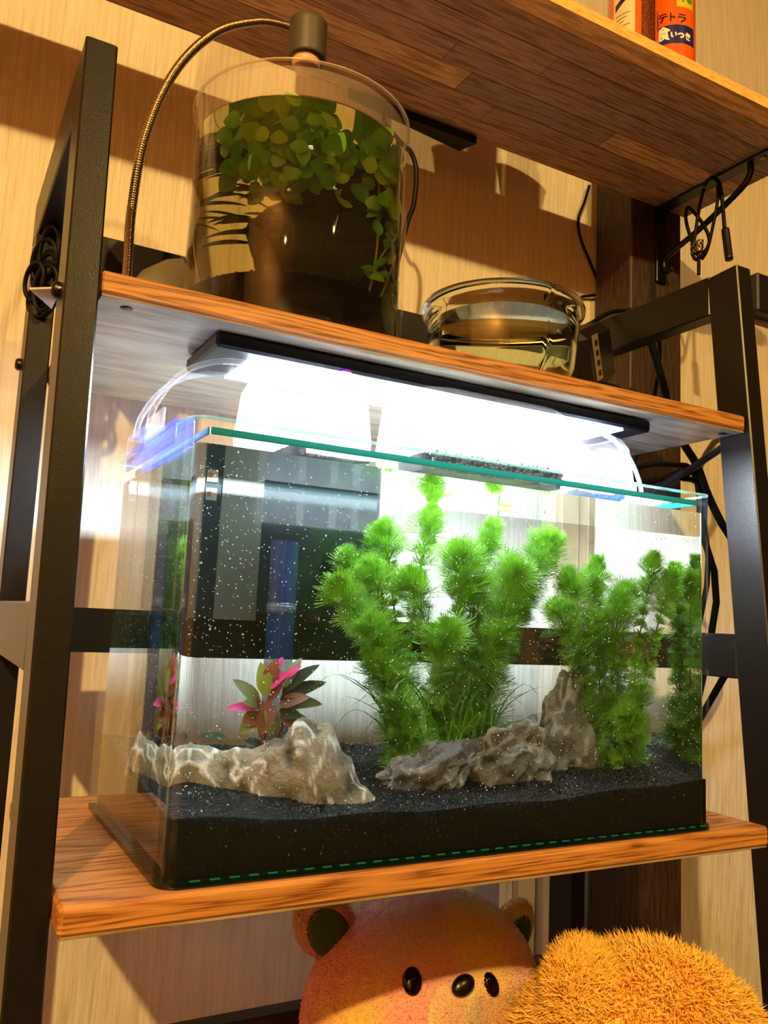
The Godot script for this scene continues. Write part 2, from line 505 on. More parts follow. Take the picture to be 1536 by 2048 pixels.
func build_wall_shelf():
	var w := thing("wall_shelf", "long butcher-block wooden wall shelf above the rack, made of glued staves", "shelf")
	var zf := -0.1445
	var zb := -0.360
	var rows := 6
	var d := (zf - zb) / rows
	for i in rows:
		var x := -0.75 - rng.randf() * 0.3
		var z0 := zb + d * i
		while x < 0.818:
			var len := rng.randf_range(0.24, 0.52)
			var x1 := minf(x + len, 0.818)
			var tone: int = rng.randi() % 4
			if i == 2 and x < 0.30 and x1 > 0.1: x1 = 0.357
			if i == 2 and x > 0.30 and x < 0.4: x1 = 0.579
			if i == 2 and x > 0.5: x1 = 0.818; tone = 4
			if i == 2 and x < 0.15 and x1 == 0.357: tone = 4
			var st := sm(true)
			bx(st, Vector3(x + 0.0002, 0.775, z0 + 0.0002), Vector3(x1 - 0.0002, 0.7985, z0 + d - 0.0002), 0.0007)
			put(st, "stave", M.stave[tone], w)
			x = x1
	# front lipping: an under-bevelled face below a lit upright edge
	var st2 := sm(true)
	var pr := [Vector2(-0.1443, 0.775), Vector2(-0.1300, 0.7855), Vector2(-0.1300, 0.7985), Vector2(-0.1443, 0.799)]
	for k in 4:
		var a: Vector2 = pr[k]; var b: Vector2 = pr[(k + 1) % 4]
		poly(st2, [Vector3(-0.9, a.y, a.x), Vector3(0.818, a.y, a.x), Vector3(0.818, b.y, b.x), Vector3(-0.9, b.y, b.x)], Vector3(0, (a.y + b.y) / 2 - 0.789, (a.x + b.x) / 2 + 0.138))
	poly(st2, [Vector3(0.818, 0.775, -0.1443), Vector3(0.818, 0.7855, -0.13), Vector3(0.818, 0.7985, -0.13), Vector3(0.818, 0.799, -0.1443)], Vector3.RIGHT)
	put(st2, "front_edge", M.stave_edge, w)
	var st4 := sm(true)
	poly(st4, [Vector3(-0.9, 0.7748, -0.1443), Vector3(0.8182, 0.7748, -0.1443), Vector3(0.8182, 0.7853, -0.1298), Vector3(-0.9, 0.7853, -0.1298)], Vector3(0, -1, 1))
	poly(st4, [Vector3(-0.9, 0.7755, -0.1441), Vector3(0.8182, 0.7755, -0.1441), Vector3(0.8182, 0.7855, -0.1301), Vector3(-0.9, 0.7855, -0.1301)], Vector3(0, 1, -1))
	put(st4, "under_bevel", M.stave[2], w)  # shade under the lipping is put into this darker stave tone
	# posts that carry it
	var p := put(one_box(Vector3(0.711, -0.85, -0.435), Vector3(0.812, 0.96, -0.361), 0.002), "wooden_post", M.dark_wood)
	tag(p, "dark stained upright timber post under the right end of the wall shelf", "post")
	# right bracket
	var b := thing("shelf_bracket", "black metal bracket with a slanting strut under the right end of the wall shelf", "bracket")
	put(one_box(Vector3(0.757, 0.7705, -0.358), Vector3(0.777, 0.7745, -0.172), 0.0008), "arm", M.black_metal, b)
	put(one_box(Vector3(0.757, 0.660, -0.3605), Vector3(0.777, 0.770, -0.356), 0.0008), "back_plate", M.black_metal, b)
	put(wire([Vector3(0.767, 0.770, -0.205), Vector3(0.767, 0.757, -0.206), Vector3(0.767, 0.742, -0.222), Vector3(0.767, 0.715, -0.286), Vector3(0.767, 0.700, -0.335), Vector3(0.767, 0.692, -0.352)], 0.0042, 40, 10), "strut", M.black_metal, b)
	put(wire([Vector3(0.767, 0.692, -0.352), Vector3(0.767, 0.680, -0.352), Vector3(0.767, 0.672, -0.345), Vector3(0.767, 0.675, -0.337)], 0.003, 24, 8), "hook", M.black_metal, b)
	put(lathed([Vector2(0, -0.001), Vector2(0.004, -0.001), Vector2(0.004, 0.001), Vector2(0, 0.001)], Vector3(0.767, 0.7702, -0.186), 14), "screw", M.chrome, b)
	# left bracket, mostly behind the jar
	var t := sm(true)
	prism(t, [Vector2(0.25, -0.352), Vector2(0.433, -0.352), Vector2(0.424, -0.378), Vector2(0.25, -0.356)], 0.764, 0.7742)
	tag(put(t, "bracket_plate", M.black_metal), "flat black tapered plate under the back of the wall shelf, behind the jar", "bracket")
	# things stored on the shelf, known by the shade they throw on the wall
	tag(put(one_box(Vector3(0.15, 0.7988, -0.33), Vector3(0.375, 0.98, -0.22), 0.003), "storage_box", mat(Color(0.6, 0.45, 0.3), 0.8)), "plain brown cardboard box standing on the wall shelf", "box")
	tag(put(lathed([Vector2(0, 0), Vector2(0.026, 0), Vector2(0.034, 0.05), Vector2(0.036, 0.052), Vector2(0.033, 0.054), Vector2(0, 0.048)], Vector3(0.474, 0.7988, -0.305)), "clay_pot", mat(Color(0.5, 0.25, 0.15), 0.8)), "small round clay pot standing beside the box on the wall shelf", "pot")

func build_aquarium():
	var W := 0.45
	var D := 0.2207
	var H := 0.2711
	var a := thing("aquarium", "rectangular frameless glass fish tank with bent front corners on the middle board", "aquarium")
	var outer := round_rect(0, W, -D, 0, 0.014, 0.002, 20)
	var inner := round_rect(0.005, W - 0.005, -D + 0.005, -0.005, 0.009, 0.001, 20)
	var st := sm(true)
	ring_wall(st, outer, inner, 0.0034, H)
	put(st, "glass_wall", M.glass, a)
	var st3 := sm(true)
	ring_wall(st3, round_rect(-0.0002, W + 0.0002, -D - 0.0002, 0.0002, 0.014, 0.002), round_rect(0.0048, W - 0.0048, -D + 0.0048, -0.0048, 0.009, 0.001), H + 0.0001, H + 0.0011)
	put(st3, "rim", pane(Color(0.6, 0.85, 0.85), 0.35, 0.05), a)
	var st2 := sm(true)
	prism(st2, outer, 0.0, 0.0032)
	put(st2, "bottom_plate", M.teal_dark, a)
	# glints along the bottom joint, built as short teal dashes
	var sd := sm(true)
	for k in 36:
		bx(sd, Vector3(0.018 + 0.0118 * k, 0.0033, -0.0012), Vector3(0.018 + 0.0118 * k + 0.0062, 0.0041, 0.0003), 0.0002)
	put(sd, "seal_glint", M.teal, a)
	var wp := round_rect(0.0053, W - 0.0053, -D + 0.0053, -0.0053, 0.0088, 0.0008, 24)
	var ws := sm(true)
	prism(ws, wp, 0.0036, 0.2565)
	tag(put(ws, "water", M.water, self), "clear water filling the aquarium almost to the rim", "water")
	# glass lid on clips
	var l := thing("cover_sheet", "clear glass cover sheet with teal edges lying inside the aquarium rim", "lid")
	put(one_box(Vector3(0.014, 0.2628, -0.2085), Vector3(0.436, 0.2672, -0.0085), 0.0002), "sheet", M.glass, l)
	put(one_box(Vector3(0.014, 0.2628, -0.0084), Vector3(0.436, 0.2672, -0.0066), 0.0004), "front_edge", M.teal, l)
	put(one_box(Vector3(0.0122, 0.2628, -0.2085), Vector3(0.0139, 0.2672, -0.0085), 0.0004), "side_edge", M.teal, l)
	put(one_box(Vector3(0.4361, 0.2628, -0.2085), Vector3(0.4378, 0.2672, -0.0085), 0.0004), "side_edge", M.teal, l)
	# clips on the rim
	for c in [[-0.0030, 0.0105, -0.17, -0.032, "translucent blue plastic rail clipped along the left rim of the aquarium"], [0.4395, 0.453, -0.19, -0.05, "translucent blue plastic rail clipped along the right rim of the aquarium"]]:
		var k := sm(true)
		bx(k, Vector3(c[0], 0.2722, c[2]), Vector3(c[1], 0.2752, c[3]), 0.0008)
		bx(k, Vector3(c[0], 0.2590, c[2]), Vector3(c[0] + 0.0022, 0.2722, c[3]), 0.0005)
		bx(k, Vector3(c[1] - 0.0022, 0.2590, c[2]), Vector3(c[1], 0.2722, c[3]), 0.0005)
		tag(put(k, "lid_rail", M.blue_clip), c[4], "clip")

# -------- things under water
func floor_y(x: float, z: float) -> float:
	var back := clampf(-z / 0.21, 0, 1)
	var front := 0.0305 + 0.006 * smoothstep(0.25, 0.45, x) + 0.005 * smoothstep(0.12, 0.0, x)
	return front + 0.022 * back + 0.0012 * sin(x * 60.0) * cos(z * 70.0)

func build_tank_contents():
	var gn := noise(3, 60, 3)
	var st := sm()
	var nx := 110
	var nz := 50
	var x0 := 0.0060
	var x1 := 0.4440
	var z0 := -0.2148
	var z1 := -0.0060
	var hgt := func(i: int, k: int) -> Vector3:
		var x := lerpf(x0, x1, float(i) / nx)
		var z := lerpf(z0, z1, float(k) / nz)
		return Vector3(x, floor_y(x, z) + 0.0012 * gn.get_noise_2d(x * 5, z * 5), z)
	for i in nx:
		for k in nz:
			quad(st, hgt.call(i, k + 1), hgt.call(i + 1, k + 1), hgt.call(i + 1, k), hgt.call(i, k))
		var a: Vector3 = hgt.call(i, nz); var b: Vector3 = hgt.call(i + 1, nz)
		quad(st, Vector3(a.x, 0.0040, z1), Vector3(b.x, 0.0040, z1), b, a)
		a = hgt.call(i, 0); b = hgt.call(i + 1, 0)
		quad(st, Vector3(b.x, 0.0040, z0), Vector3(a.x, 0.0040, z0), a, b)
	for k in nz:
		var a2: Vector3 = hgt.call(0, k); var b2: Vector3 = hgt.call(0, k + 1)
		quad(st, Vector3(x0, 0.0040, a2.z), Vector3(x0, 0.0040, b2.z), b2, a2)
		a2 = hgt.call(nx, k); b2 = hgt.call(nx, k + 1)
		quad(st, Vector3(x1, 0.0040, b2.z), Vector3(x1, 0.0040, a2.z), a2, b2)
	quad(st, Vector3(x0, 0.0040, z0), Vector3(x1, 0.0040, z0), Vector3(x1, 0.0040, z1), Vector3(x0, 0.0040, z1))
	var g := put(st, "gravel", M.gravel)
	tag(g, "bed of fine black gravel covering the aquarium floor", "gravel", "", "stuff")
	# loose grains
	var gm := sm(true)
	ball(gm, func(d): return d * (0.8 + 0.3 * gn.get_noise_3dv(d * 0.03)), 4, 6)
	var xf := []
	var cols := []
	for k in 15000:
		var x := rng.randf_range(0.0075, 0.4425)
		var z := -0.0075 - 0.206 * pow(rng.randf(), 1.4)
		var s := rng.randf_range(0.0005, 0.00115)
		xf.append(Transform3D(Basis(Vector3(rng.randf(), rng.randf(), rng.randf()).normalized(), rng.randf() * TAU).scaled(Vector3(s, s * 0.7, s)), Vector3(x, floor_y(x, z) + s * 0.35, z)))
		var v := rng.randf_range(0.004, 0.022) if rng.randf() < 0.95 else rng.randf_range(0.05, 0.16)
		cols.append(Color(v, v, v))
	for k in 320:
		var x2 := rng.randf_range(0.016, 0.434)
		var s2 := rng.randf_range(0.0005, 0.0010)
		var y2 := lerpf(0.008, floor_y(x2, 0), 1.0 - pow(rng.randf(), 2.0))
		xf.append(Transform3D(Basis(Vector3(rng.randf(), rng.randf(), rng.randf()).normalized(), rng.randf() * TAU).scaled(Vector3(s2, s2, 0.0004)), Vector3(x2, y2, -0.0059)))
		var v2 := rng.randf_range(0.006, 0.03) if rng.randf() < 0.95 else rng.randf_range(0.1, 0.3)
		cols.append(Color(v2, v2, v2))
	scatter("gravel_grain", fin(gm), M.grain, xf, cols, g)
	# rocks
	rock_ridge()
	rock_blob("flat low grey rock lying left of the aquarium's rock group", Vector3(0.205, 0.045, -0.075), Vector3(0.042, 0.020, 0.026), Basis(Vector3.BACK, 0.42), 301, Color(0.09, 0.08, 0.075), Color(0.17, 0.155, 0.145))
	rock_blob("rounded grey-brown boulder in the middle of the aquarium's rock group", Vector3(0.279, 0.052, -0.080), Vector3(0.040, 0.031, 0.030), Basis(Vector3.BACK, 0.25), 302, Color(0.085, 0.075, 0.055), Color(0.18, 0.165, 0.135))
	rock_blob("tall pointed grey rock rising behind the aquarium's rock group", Vector3(0.352, 0.066, -0.105), Vector3(0.040, 0.064, 0.030), Basis(Vector3.BACK, -0.10), 303, Color(0.08, 0.07, 0.045), Color(0.20, 0.185, 0.15), true)
	# feathery plants: base, top, lean, whorl radius, tone
	var stems := [
		[Vector3(0.205, 0.040, -0.110), Vector3(0.140, 0.180, -0.110), 0.021, 1, "feathery green stem reaching furthest left from the middle of the tank"],
		[Vector3(0.215, 0.045, -0.150), Vector3(0.190, 0.228, -0.150), 0.020, 0, "tall feathery green stem over the left half of the thicket"],
		[Vector3(0.225, 0.045, -0.170), Vector3(0.246, 0.252, -0.175), 0.019, 0, "tallest feathery green stem, its tip touching the water surface"],
		[Vector3(0.240, 0.045, -0.135), Vector3(0.288, 0.238, -0.135), 0.017, 0, "slim feathery green stem with a pointed tip amid the thicket"],
		[Vector3(0.262, 0.045, -0.120), Vector3(0.338, 0.228, -0.118), 0.029, 0, "feathery green stem topped by the widest round fan"],
		[Vector3(0.235, 0.040, -0.105), Vector3(0.245, 0.212, -0.110), 0.024, 0, "bushy feathery green stem at the heart of the thicket"],
		[Vector3(0.255, 0.045, -0.120), Vector3(0.292, 0.200, -0.095), 0.026, 1, "dense feathery green stem in front of the round fan"],
		[Vector3(0.205, 0.040, -0.095), Vector3(0.158, 0.152, -0.085), 0.022, 1, "low feathery green stem leaning left over the open gravel"],
		[Vector3(0.198, 0.040, -0.100), Vector3(0.160, 0.122, -0.080), 0.020, 2, "lowest dark feathery stem at the left foot of the thicket"],
		[Vector3(0.240, 0.045, -0.120), Vector3(0.205, 0.190, -0.125), 0.022, 1, "feathery green stem half hidden behind the left side of the thicket"],
		[Vector3(0.400, 0.038, -0.075), Vector3(0.420, 0.220, -0.060), 0.015, 2, "dark-tipped feathery stem rising by the right side pane"],
		[Vector3(0.412, 0.038, -0.090), Vector3(0.434, 0.205, -0.048), 0.016, 1, "single leaning stem with a bright curled tip beside the right side pane"],
		[Vector3(0.385, 0.042, -0.120), Vector3(0.398, 0.215, -0.130), 0.018, 0, "feathery green stem standing behind the tall pointed rock"],
		[Vector3(0.375, 0.042, -0.110), Vector3(0.352, 0.196, -0.105), 0.022, 1, "feathery green stem leaning left over the tall pointed rock"],
		[Vector3(0.400, 0.038, -0.095), Vector3(0.392, 0.180, -0.078), 0.023, 1, "dense feathery green stem right of the tall pointed rock"],
		[Vector3(0.405, 0.038, -0.070), Vector3(0.402, 0.105, -0.060), 0.022, 1, "short bushy feathery plant at the foot of the right side pane"],
		[Vector3(0.392, 0.038, -0.075), Vector3(0.385, 0.085, -0.055), 0.019, 2, "short dark feathery tuft just right of the tall pointed rock"],
		[Vector3(0.265, 0.045, -0.130), Vector3(0.320, 0.182, -0.130), 0.022, 2, "dark feathery stem behind the dense middle of the thicket"],
		[Vector3(0.372, 0.042, -0.095), Vector3(0.330, 0.168, -0.085), 0.022, 1, "feathery green stem bridging the gap between the two thickets"],
		[Vector3(0.385, 0.042, -0.105), Vector3(0.375, 0.160, -0.090), 0.024, 1, "broad feathery stem directly above the tall pointed rock"],
		[Vector3(0.410, 0.040, -0.110), Vector3(0.415, 0.190, -0.100), 0.022, 0, "feathery green stem behind the single leaning stem"],
		[Vector3(0.400, 0.040, -0.120), Vector3(0.380, 0.195, -0.115), 0.022, 0, "pale feathery stem rising between the tall pointed rock and the back pane"],
		[Vector3(0.245, 0.045, -0.125), Vector3(0.268, 0.190, -0.120), 0.026, 1, "dense feathery stem filling the middle of the thicket"],
		[Vector3(0.255, 0.045, -0.140), Vector3(0.310, 0.205, -0.140), 0.024, 0, "feathery green stem just behind the widest round fan"],
		[Vector3(0.215, 0.045, -0.130), Vector3(0.172, 0.195, -0.125), 0.022, 0, "light green feathery stem near the left edge of the thicket"],
		[Vector3(0.220, 0.045, -0.120), Vector3(0.225, 0.150, -0.085), 0.023, 2, "dark feathery bush low in the middle of the thicket"],
		[Vector3(0.250, 0.045, -0.115), Vector3(0.272, 0.150, -0.085), 0.023, 2, "dark feathery bush behind the grass blades and the boulder"],
		[Vector3(0.225, 0.045, -0.185), Vector3(0.175, 0.205, -0.190), 0.020, 0, "pale feathery stem near the back pane left of the tallest stem"],
	]
	for s in stems: feathery(s)
	grass_clump()
	red_plant()
	floating_leaf(Vector3(0.248, 0.247, -0.176), "pair of leafy green tips floating under the surface above the tallest stem", 6)
	floating_leaf(Vector3(0.300, 0.253, -0.150), "tiny green leaf floating alone under the surface", 1)
	for q in [[Vector3(0.052, 0.066, -0.155), 0.10, "olive oval leaf lying behind the white-veined rock, the smaller one"], [Vector3(0.085, 0.064, -0.150), -0.25, "olive oval leaf lying behind the white-veined rock, the larger one"]]:
		var lf := sm()
		leaf(lf, q[0], Vector3(1, q[1], 0.1), Vector3(0, 0.9, 0.5), 0.022, 0.010)
		tag(put(lf, "fallen_leaf", M.leaf_dark), q[2], "leaf")
	# bubbles
	var bm := sm()
	ball(bm, func(d): return d, 5, 7)
	var bx_ := []
	for k in 2600:
		var u := rng.randf()
		var x3 := 0.010 + 0.43 * pow(u, 1.35)
		var near := rng.randf() < 0.55
		var z3 := -0.0075 - rng.randf() * 0.003 if near else rng.randf_range(-0.20, -0.01)
		var y3 := rng.randf_range(floor_y(x3, z3) + 0.003, 0.250)
		var s3 := rng.randf_range(0.00022, 0.0005) * (1.4 if rng.randf() < 0.06 else 1.0)
		bx_.append(Transform3D(Basis().scaled(Vector3(s3, s3, s3)), Vector3(x3, y3, z3)))
	for k in 500:
		var z4 := -0.02 - rng.randf() * 0.19
		var y4 := rng.randf_range(0.05, 0.25)
		var s4 := rng.randf_range(0.00022, 0.00045)
		bx_.append(Transform3D(Basis().scaled(Vector3(s4, s4, s4)), Vector3(0.0072 + rng.randf() * 0.001, y4, z4)))
	var bub := scatter("air_bubble", fin(bm), M.bubble, bx_, [], self)
	tag(bub, "cloud of tiny silvery air bubbles drifting in the water", "bubbles", "", "stuff")
	build_filter()

func scatter(called: String, mesh: Mesh, m: Material, xf: Array, cols: Array, parent: Node) -> MultiMeshInstance3D:
	var mm := MultiMesh.new()
	mm.transform_format = MultiMesh.TRANSFORM_3D
	mm.use_colors = cols.size() > 0
	mm.mesh = mesh
	mm.instance_count = xf.size()
	for i in xf.size():
		mm.set_instance_transform(i, xf[i])
		if cols: mm.set_instance_color(i, cols[i])
	var o := MultiMeshInstance3D.new()
	o.multimesh = mm
	o.material_override = m
	o.name = numbered(called, parent)
	o.set_meta("kind", "stuff")
	parent.add_child(o, true)
	return o

func rock_tint(n1: FastNoiseLite, n2: FastNoiseLite, dark: Color, pale: Color, veins: float) -> Callable:
	return func(p: Vector3) -> Color:
		var a := n1.get_noise_3dv(p)
		var v := absf(n2.get_noise_3dv(p))
		var c := dark.lerp(pale, clampf(0.5 + a * 1.4, 0, 1))
		c = c.lerp(Color(0.12, 0.14, 0.17), clampf(a * 2.0 - 0.3, 0, 0.6))
		return c.lerp(Color(0.82, 0.80, 0.74), veins * smoothstep(0.085, 0.02, v))

func rock_ridge():
	var A := Vector3(0.152, 0.0, -0.042)
	var B := Vector3(0.006, 0.0, -0.122)
	var hs := [[0.0, 0.002], [0.06, 0.010], [0.13, 0.028], [0.22, 0.046], [0.32, 0.050], [0.42, 0.038], [0.55, 0.024], [0.70, 0.019], [0.80, 0.024], [0.88, 0.024], [0.95, 0.014], [1.0, 0.003]]
	var n1 := noise(201, 42, 5)
	var n2 := noise(202, 22, 3)
	var tint := rock_tint(n1, n2, Color(0.075, 0.065, 0.045), Color(0.36, 0.30, 0.20), 0.85)
	var axis := (B - A).normalized()
	var side := axis.cross(Vector3.UP)
	var nt := 90
	var na := 40
	var P := func(i: int, k: int) -> Vector3:
		var t := float(i) / nt
		var h := 0.003
		for j in hs.size() - 1:
			if t >= hs[j][0] and t <= hs[j + 1][0]:
				h = lerpf(hs[j][1], hs[j + 1][1], smoothstep(0, 1, (t - hs[j][0]) / (hs[j + 1][0] - hs[j][0])))
		var a := PI * float(k) / na
		var w := 0.006 + 0.42 * h
		var base := A.lerp(B, t)
		var c := cos(a)
		var p := base + side * (-c * w * (1.0 - 0.25 * sin(a))) + Vector3.UP * (floor_y(base.x, base.z) - 0.006 + (h + 0.006) * pow(sin(a), 0.75))
		var d := n1.get_noise_3dv(p) * 0.0045 + absf(n2.get_noise_3dv(p)) * -0.006 + 0.001
		return p + (side * -c + Vector3.UP * sin(a)).normalized() * d * minf(1.0, h * 60.0)
	var st := sm()
	for i in nt:
		for k in na:
			var f := [P.call(i, k), P.call(i + 1, k), P.call(i + 1, k + 1), P.call(i, k + 1)]
			for c in [0, 1, 2, 0, 2, 3]:
				st.set_color(tint.call(f[c])); st.add_vertex(f[c])
	tag(put(st, "rock", M.rock), "long craggy tan and grey rock with white veins in the front left of the tank", "rock", "aquarium rocks")

func rock_blob(label: String, c: Vector3, r: Vector3, b: Basis, seed_: int, dark: Color, pale: Color, taper := false):
	var n1 := noise(seed_, 38, 5)
	var n2 := noise(seed_ + 50, 18, 3)
	var n3 := noise(seed_ + 90, 1.3, 2)
	var st := sm()
	var place := func(d: Vector3) -> Vector3:
		var e := Vector3(signf(d.x) * pow(absf(d.x), 0.8), signf(d.y) * pow(absf(d.y), 0.8), signf(d.z) * pow(absf(d.z), 0.8))
		e *= 0.9 + 0.35 * n3.get_noise_3dv(d)
		if taper:
			var k := clampf((e.y + 1) / 2, 0, 1)
			e.x *= lerpf(1.5, 0.42, pow(k, 0.8)); e.z *= lerpf(1.3, 0.45, k)
			e.x += 0.10 * k
		var p := c + b * (e * r)
		return p + d * (n1.get_noise_3dv(p) * 0.004 - absf(n2.get_noise_3dv(p)) * 0.004 - absf(n1.get_noise_3dv(p * 3.1)) * 0.0028)
	M.glass.metallic_specular = 0.33
	ball(st, place, 80, 110, rock_tint(n1, n2, dark, pale, 0.25))
	tag(put(st, "rock", M.rock), label, "rock", "aquarium rocks")

# one fan of hair-fine segments
func fan(st: SurfaceTool, at: Vector3, out: Vector3, up: Vector3, r: float, n: int):
	var s := out.cross(up).normalized()
	for i in n:
		var a := lerpf(-1.05, 1.05, (float(i) + rng.randf_range(-0.3, 0.3)) / (n - 1))
		var d := (out * cos(a) + s * sin(a)).normalized()
		var L := r * rng.randf_range(0.82, 1.05)
		var m := at + d * L * 0.45 + up * L * 0.05
		var tip := at + d * L + up * L * rng.randf_range(0.02, 0.22)
		var w := d.cross(up).normalized() * 0.00026
		quad(st, at - w * 0.6, at + w * 0.6, m + w, m - w)
		quad(st, m - w, m + w, tip + w * 0.7, tip - w * 0.7)
		for q in [-0.28, 0.28]:
			var t2: Vector3 = m + (d + s * q * 1.0).normalized() * L * 0.5 + up * L * 0.1
			quad(st, m - w * 0.8, m + w * 0.8, t2 + w * 0.6, t2 - w * 0.6)

func feathery(s: Array):
	var a: Vector3 = s[0]
	var b: Vector3 = s[1]
	a.y = floor_y(a.x, a.z) - 0.002
	var o := thing("feathery_plant", s[4] + " in the aquarium" if not "tank" in s[4] else s[4], "plant", a, "feathery aquarium plants")
	var mid := (a + b) / 2 + Vector3(rng.randf_range(-0.008, 0.008) - (b.x - a.x) * 0.15, 0.008, 0)
	var pts := curve([a, mid, b], 24)
	for i in pts.size(): pts[i] -= a
	var st := sm()
	tube(st, pts, 0.0008, 6)
	put(st, "stem", M.stem, o)
	var f := SurfaceTool.new()
	f.begin(Mesh.PRIMITIVE_TRIANGLES)
	var L := a.distance_to(b)
	var n := maxi(6, int(L / 0.0085))
	for i in range(1, n + 1):
		var t := float(i) / n
		var u := t * (pts.size() - 1)
		var k := mini(int(u), pts.size() - 2)
		var p: Vector3 = pts[k].lerp(pts[k + 1], u - k)
		var T: Vector3 = (pts[k + 1] - pts[k]).normalized()
		var rb: float = s[2] * (0.75 + 0.25 * sin(t * 9.0)) * (1.0 if t < 0.9 else lerpf(1.0, 0.62, (t - 0.9) / 0.1))
		var r := rb
		var ph := rng.randf() * TAU
		var e := T.cross(Vector3(0.3, 0.1, 0.9)).normalized()
		var rise := lerpf(0.15, 0.9, pow(t, 3.0))
		var nf := 5 if t < 0.8 else 7
		for j in nf:
			var d := e.rotated(T, ph + TAU * (j + rng.randf_range(-0.35, 0.35)) / nf)
			var out := (d + T * (rise + rng.randf_range(-0.5, 0.8))).normalized()
			var up := (T - out * T.dot(out)).normalized().rotated(out, rng.randf_range(-0.9, 0.9))
			r = rb * rng.randf_range(0.65, 1.35)
			# keep inside the panes
			var w := a + p + out * r
			var rr := r
			if w.z > -0.009: rr *= clampf((-0.009 - (a.z + p.z)) / maxf(1e-4, w.z - a.z - p.z), 0.3, 1)
			if w.x > 0.441: rr *= clampf((0.441 - (a.x + p.x)) / maxf(1e-4, w.x - a.x - p.x), 0.3, 1)
			if w.y > 0.254: rr *= 0.6
			fan(f, p, out, up, rr, 15)
	var fo := put(f.commit(), "foliage", M.frond[0], o)
	fo.set_meta("kind", "stuff")

func blade(st: SurfaceTool, pts: Array, w: float, side: Vector3):
	var n := pts.size()
	for i in n - 1:
		var w0 := w * (1.0 - pow(float(i) / (n - 1), 2.0) * 0.95)
		var w1 := w * (1.0 - pow(float(i + 1) / (n - 1), 2.0) * 0.95)
		quad(st, pts[i] - side * w0, pts[i] + side * w0, pts[i + 1] + side * w1, pts[i + 1] - side * w1)

func grass_clump():
	var o := thing("aquarium_grass", "clump of long thin arching grass blades in front of the feathery thicket", "plant", Vector3(0.236, 0.038, -0.096))
	for k in 46:
		var st := sm()
		var bs := Vector3(rng.randf_range(-0.045, 0.045), -0.002, rng.randf_range(-0.015, 0.012))
		var ang := rng.randf_range(-1, 1) * 1.1 + bs.x * 12.0
		var L := rng.randf_range(0.05, 0.095)
		var lean := Vector3(sin(ang), 0, rng.randf_range(-0.1, 0.5))
		var pts := curve([bs, bs + Vector3(0, L * 0.6, 0) + lean * L * 0.25, bs + Vector3(0, L * 0.85, 0) + lean * L * 0.7, bs + Vector3(0, L * rng.randf_range(0.6, 0.95), 0) + lean * L * 1.0], 9)
		blade(st, pts, 0.0009, Vector3(cos(ang * 0.5), 0, 0.3).normalized())
		put(st, "blade", M.blade, o)

# flat leaf with a fold along its middle
func leaf(st: SurfaceTool, at: Vector3, dir: Vector3, up: Vector3, L: float, w: float, droop := 0.15):
	dir = dir.normalized()
	var s := dir.cross(up).normalized()
	var n := s.cross(dir)
	var m := 9
	var row := []
	for i in m + 1:
		var t := float(i) / m
		var ww := w * pow(sin(PI * pow(t, 0.8)), 0.75) * 0.5 + 0.0003
		var c := at + dir * L * t - n * L * droop * t * t
		row.append([c - s * ww + n * ww * 0.25, c, c + s * ww + n * ww * 0.25])
	for i in m:
		for k in 2:
			quad(st, row[i][k], row[i][k + 1], row[i + 1][k + 1], row[i + 1][k])

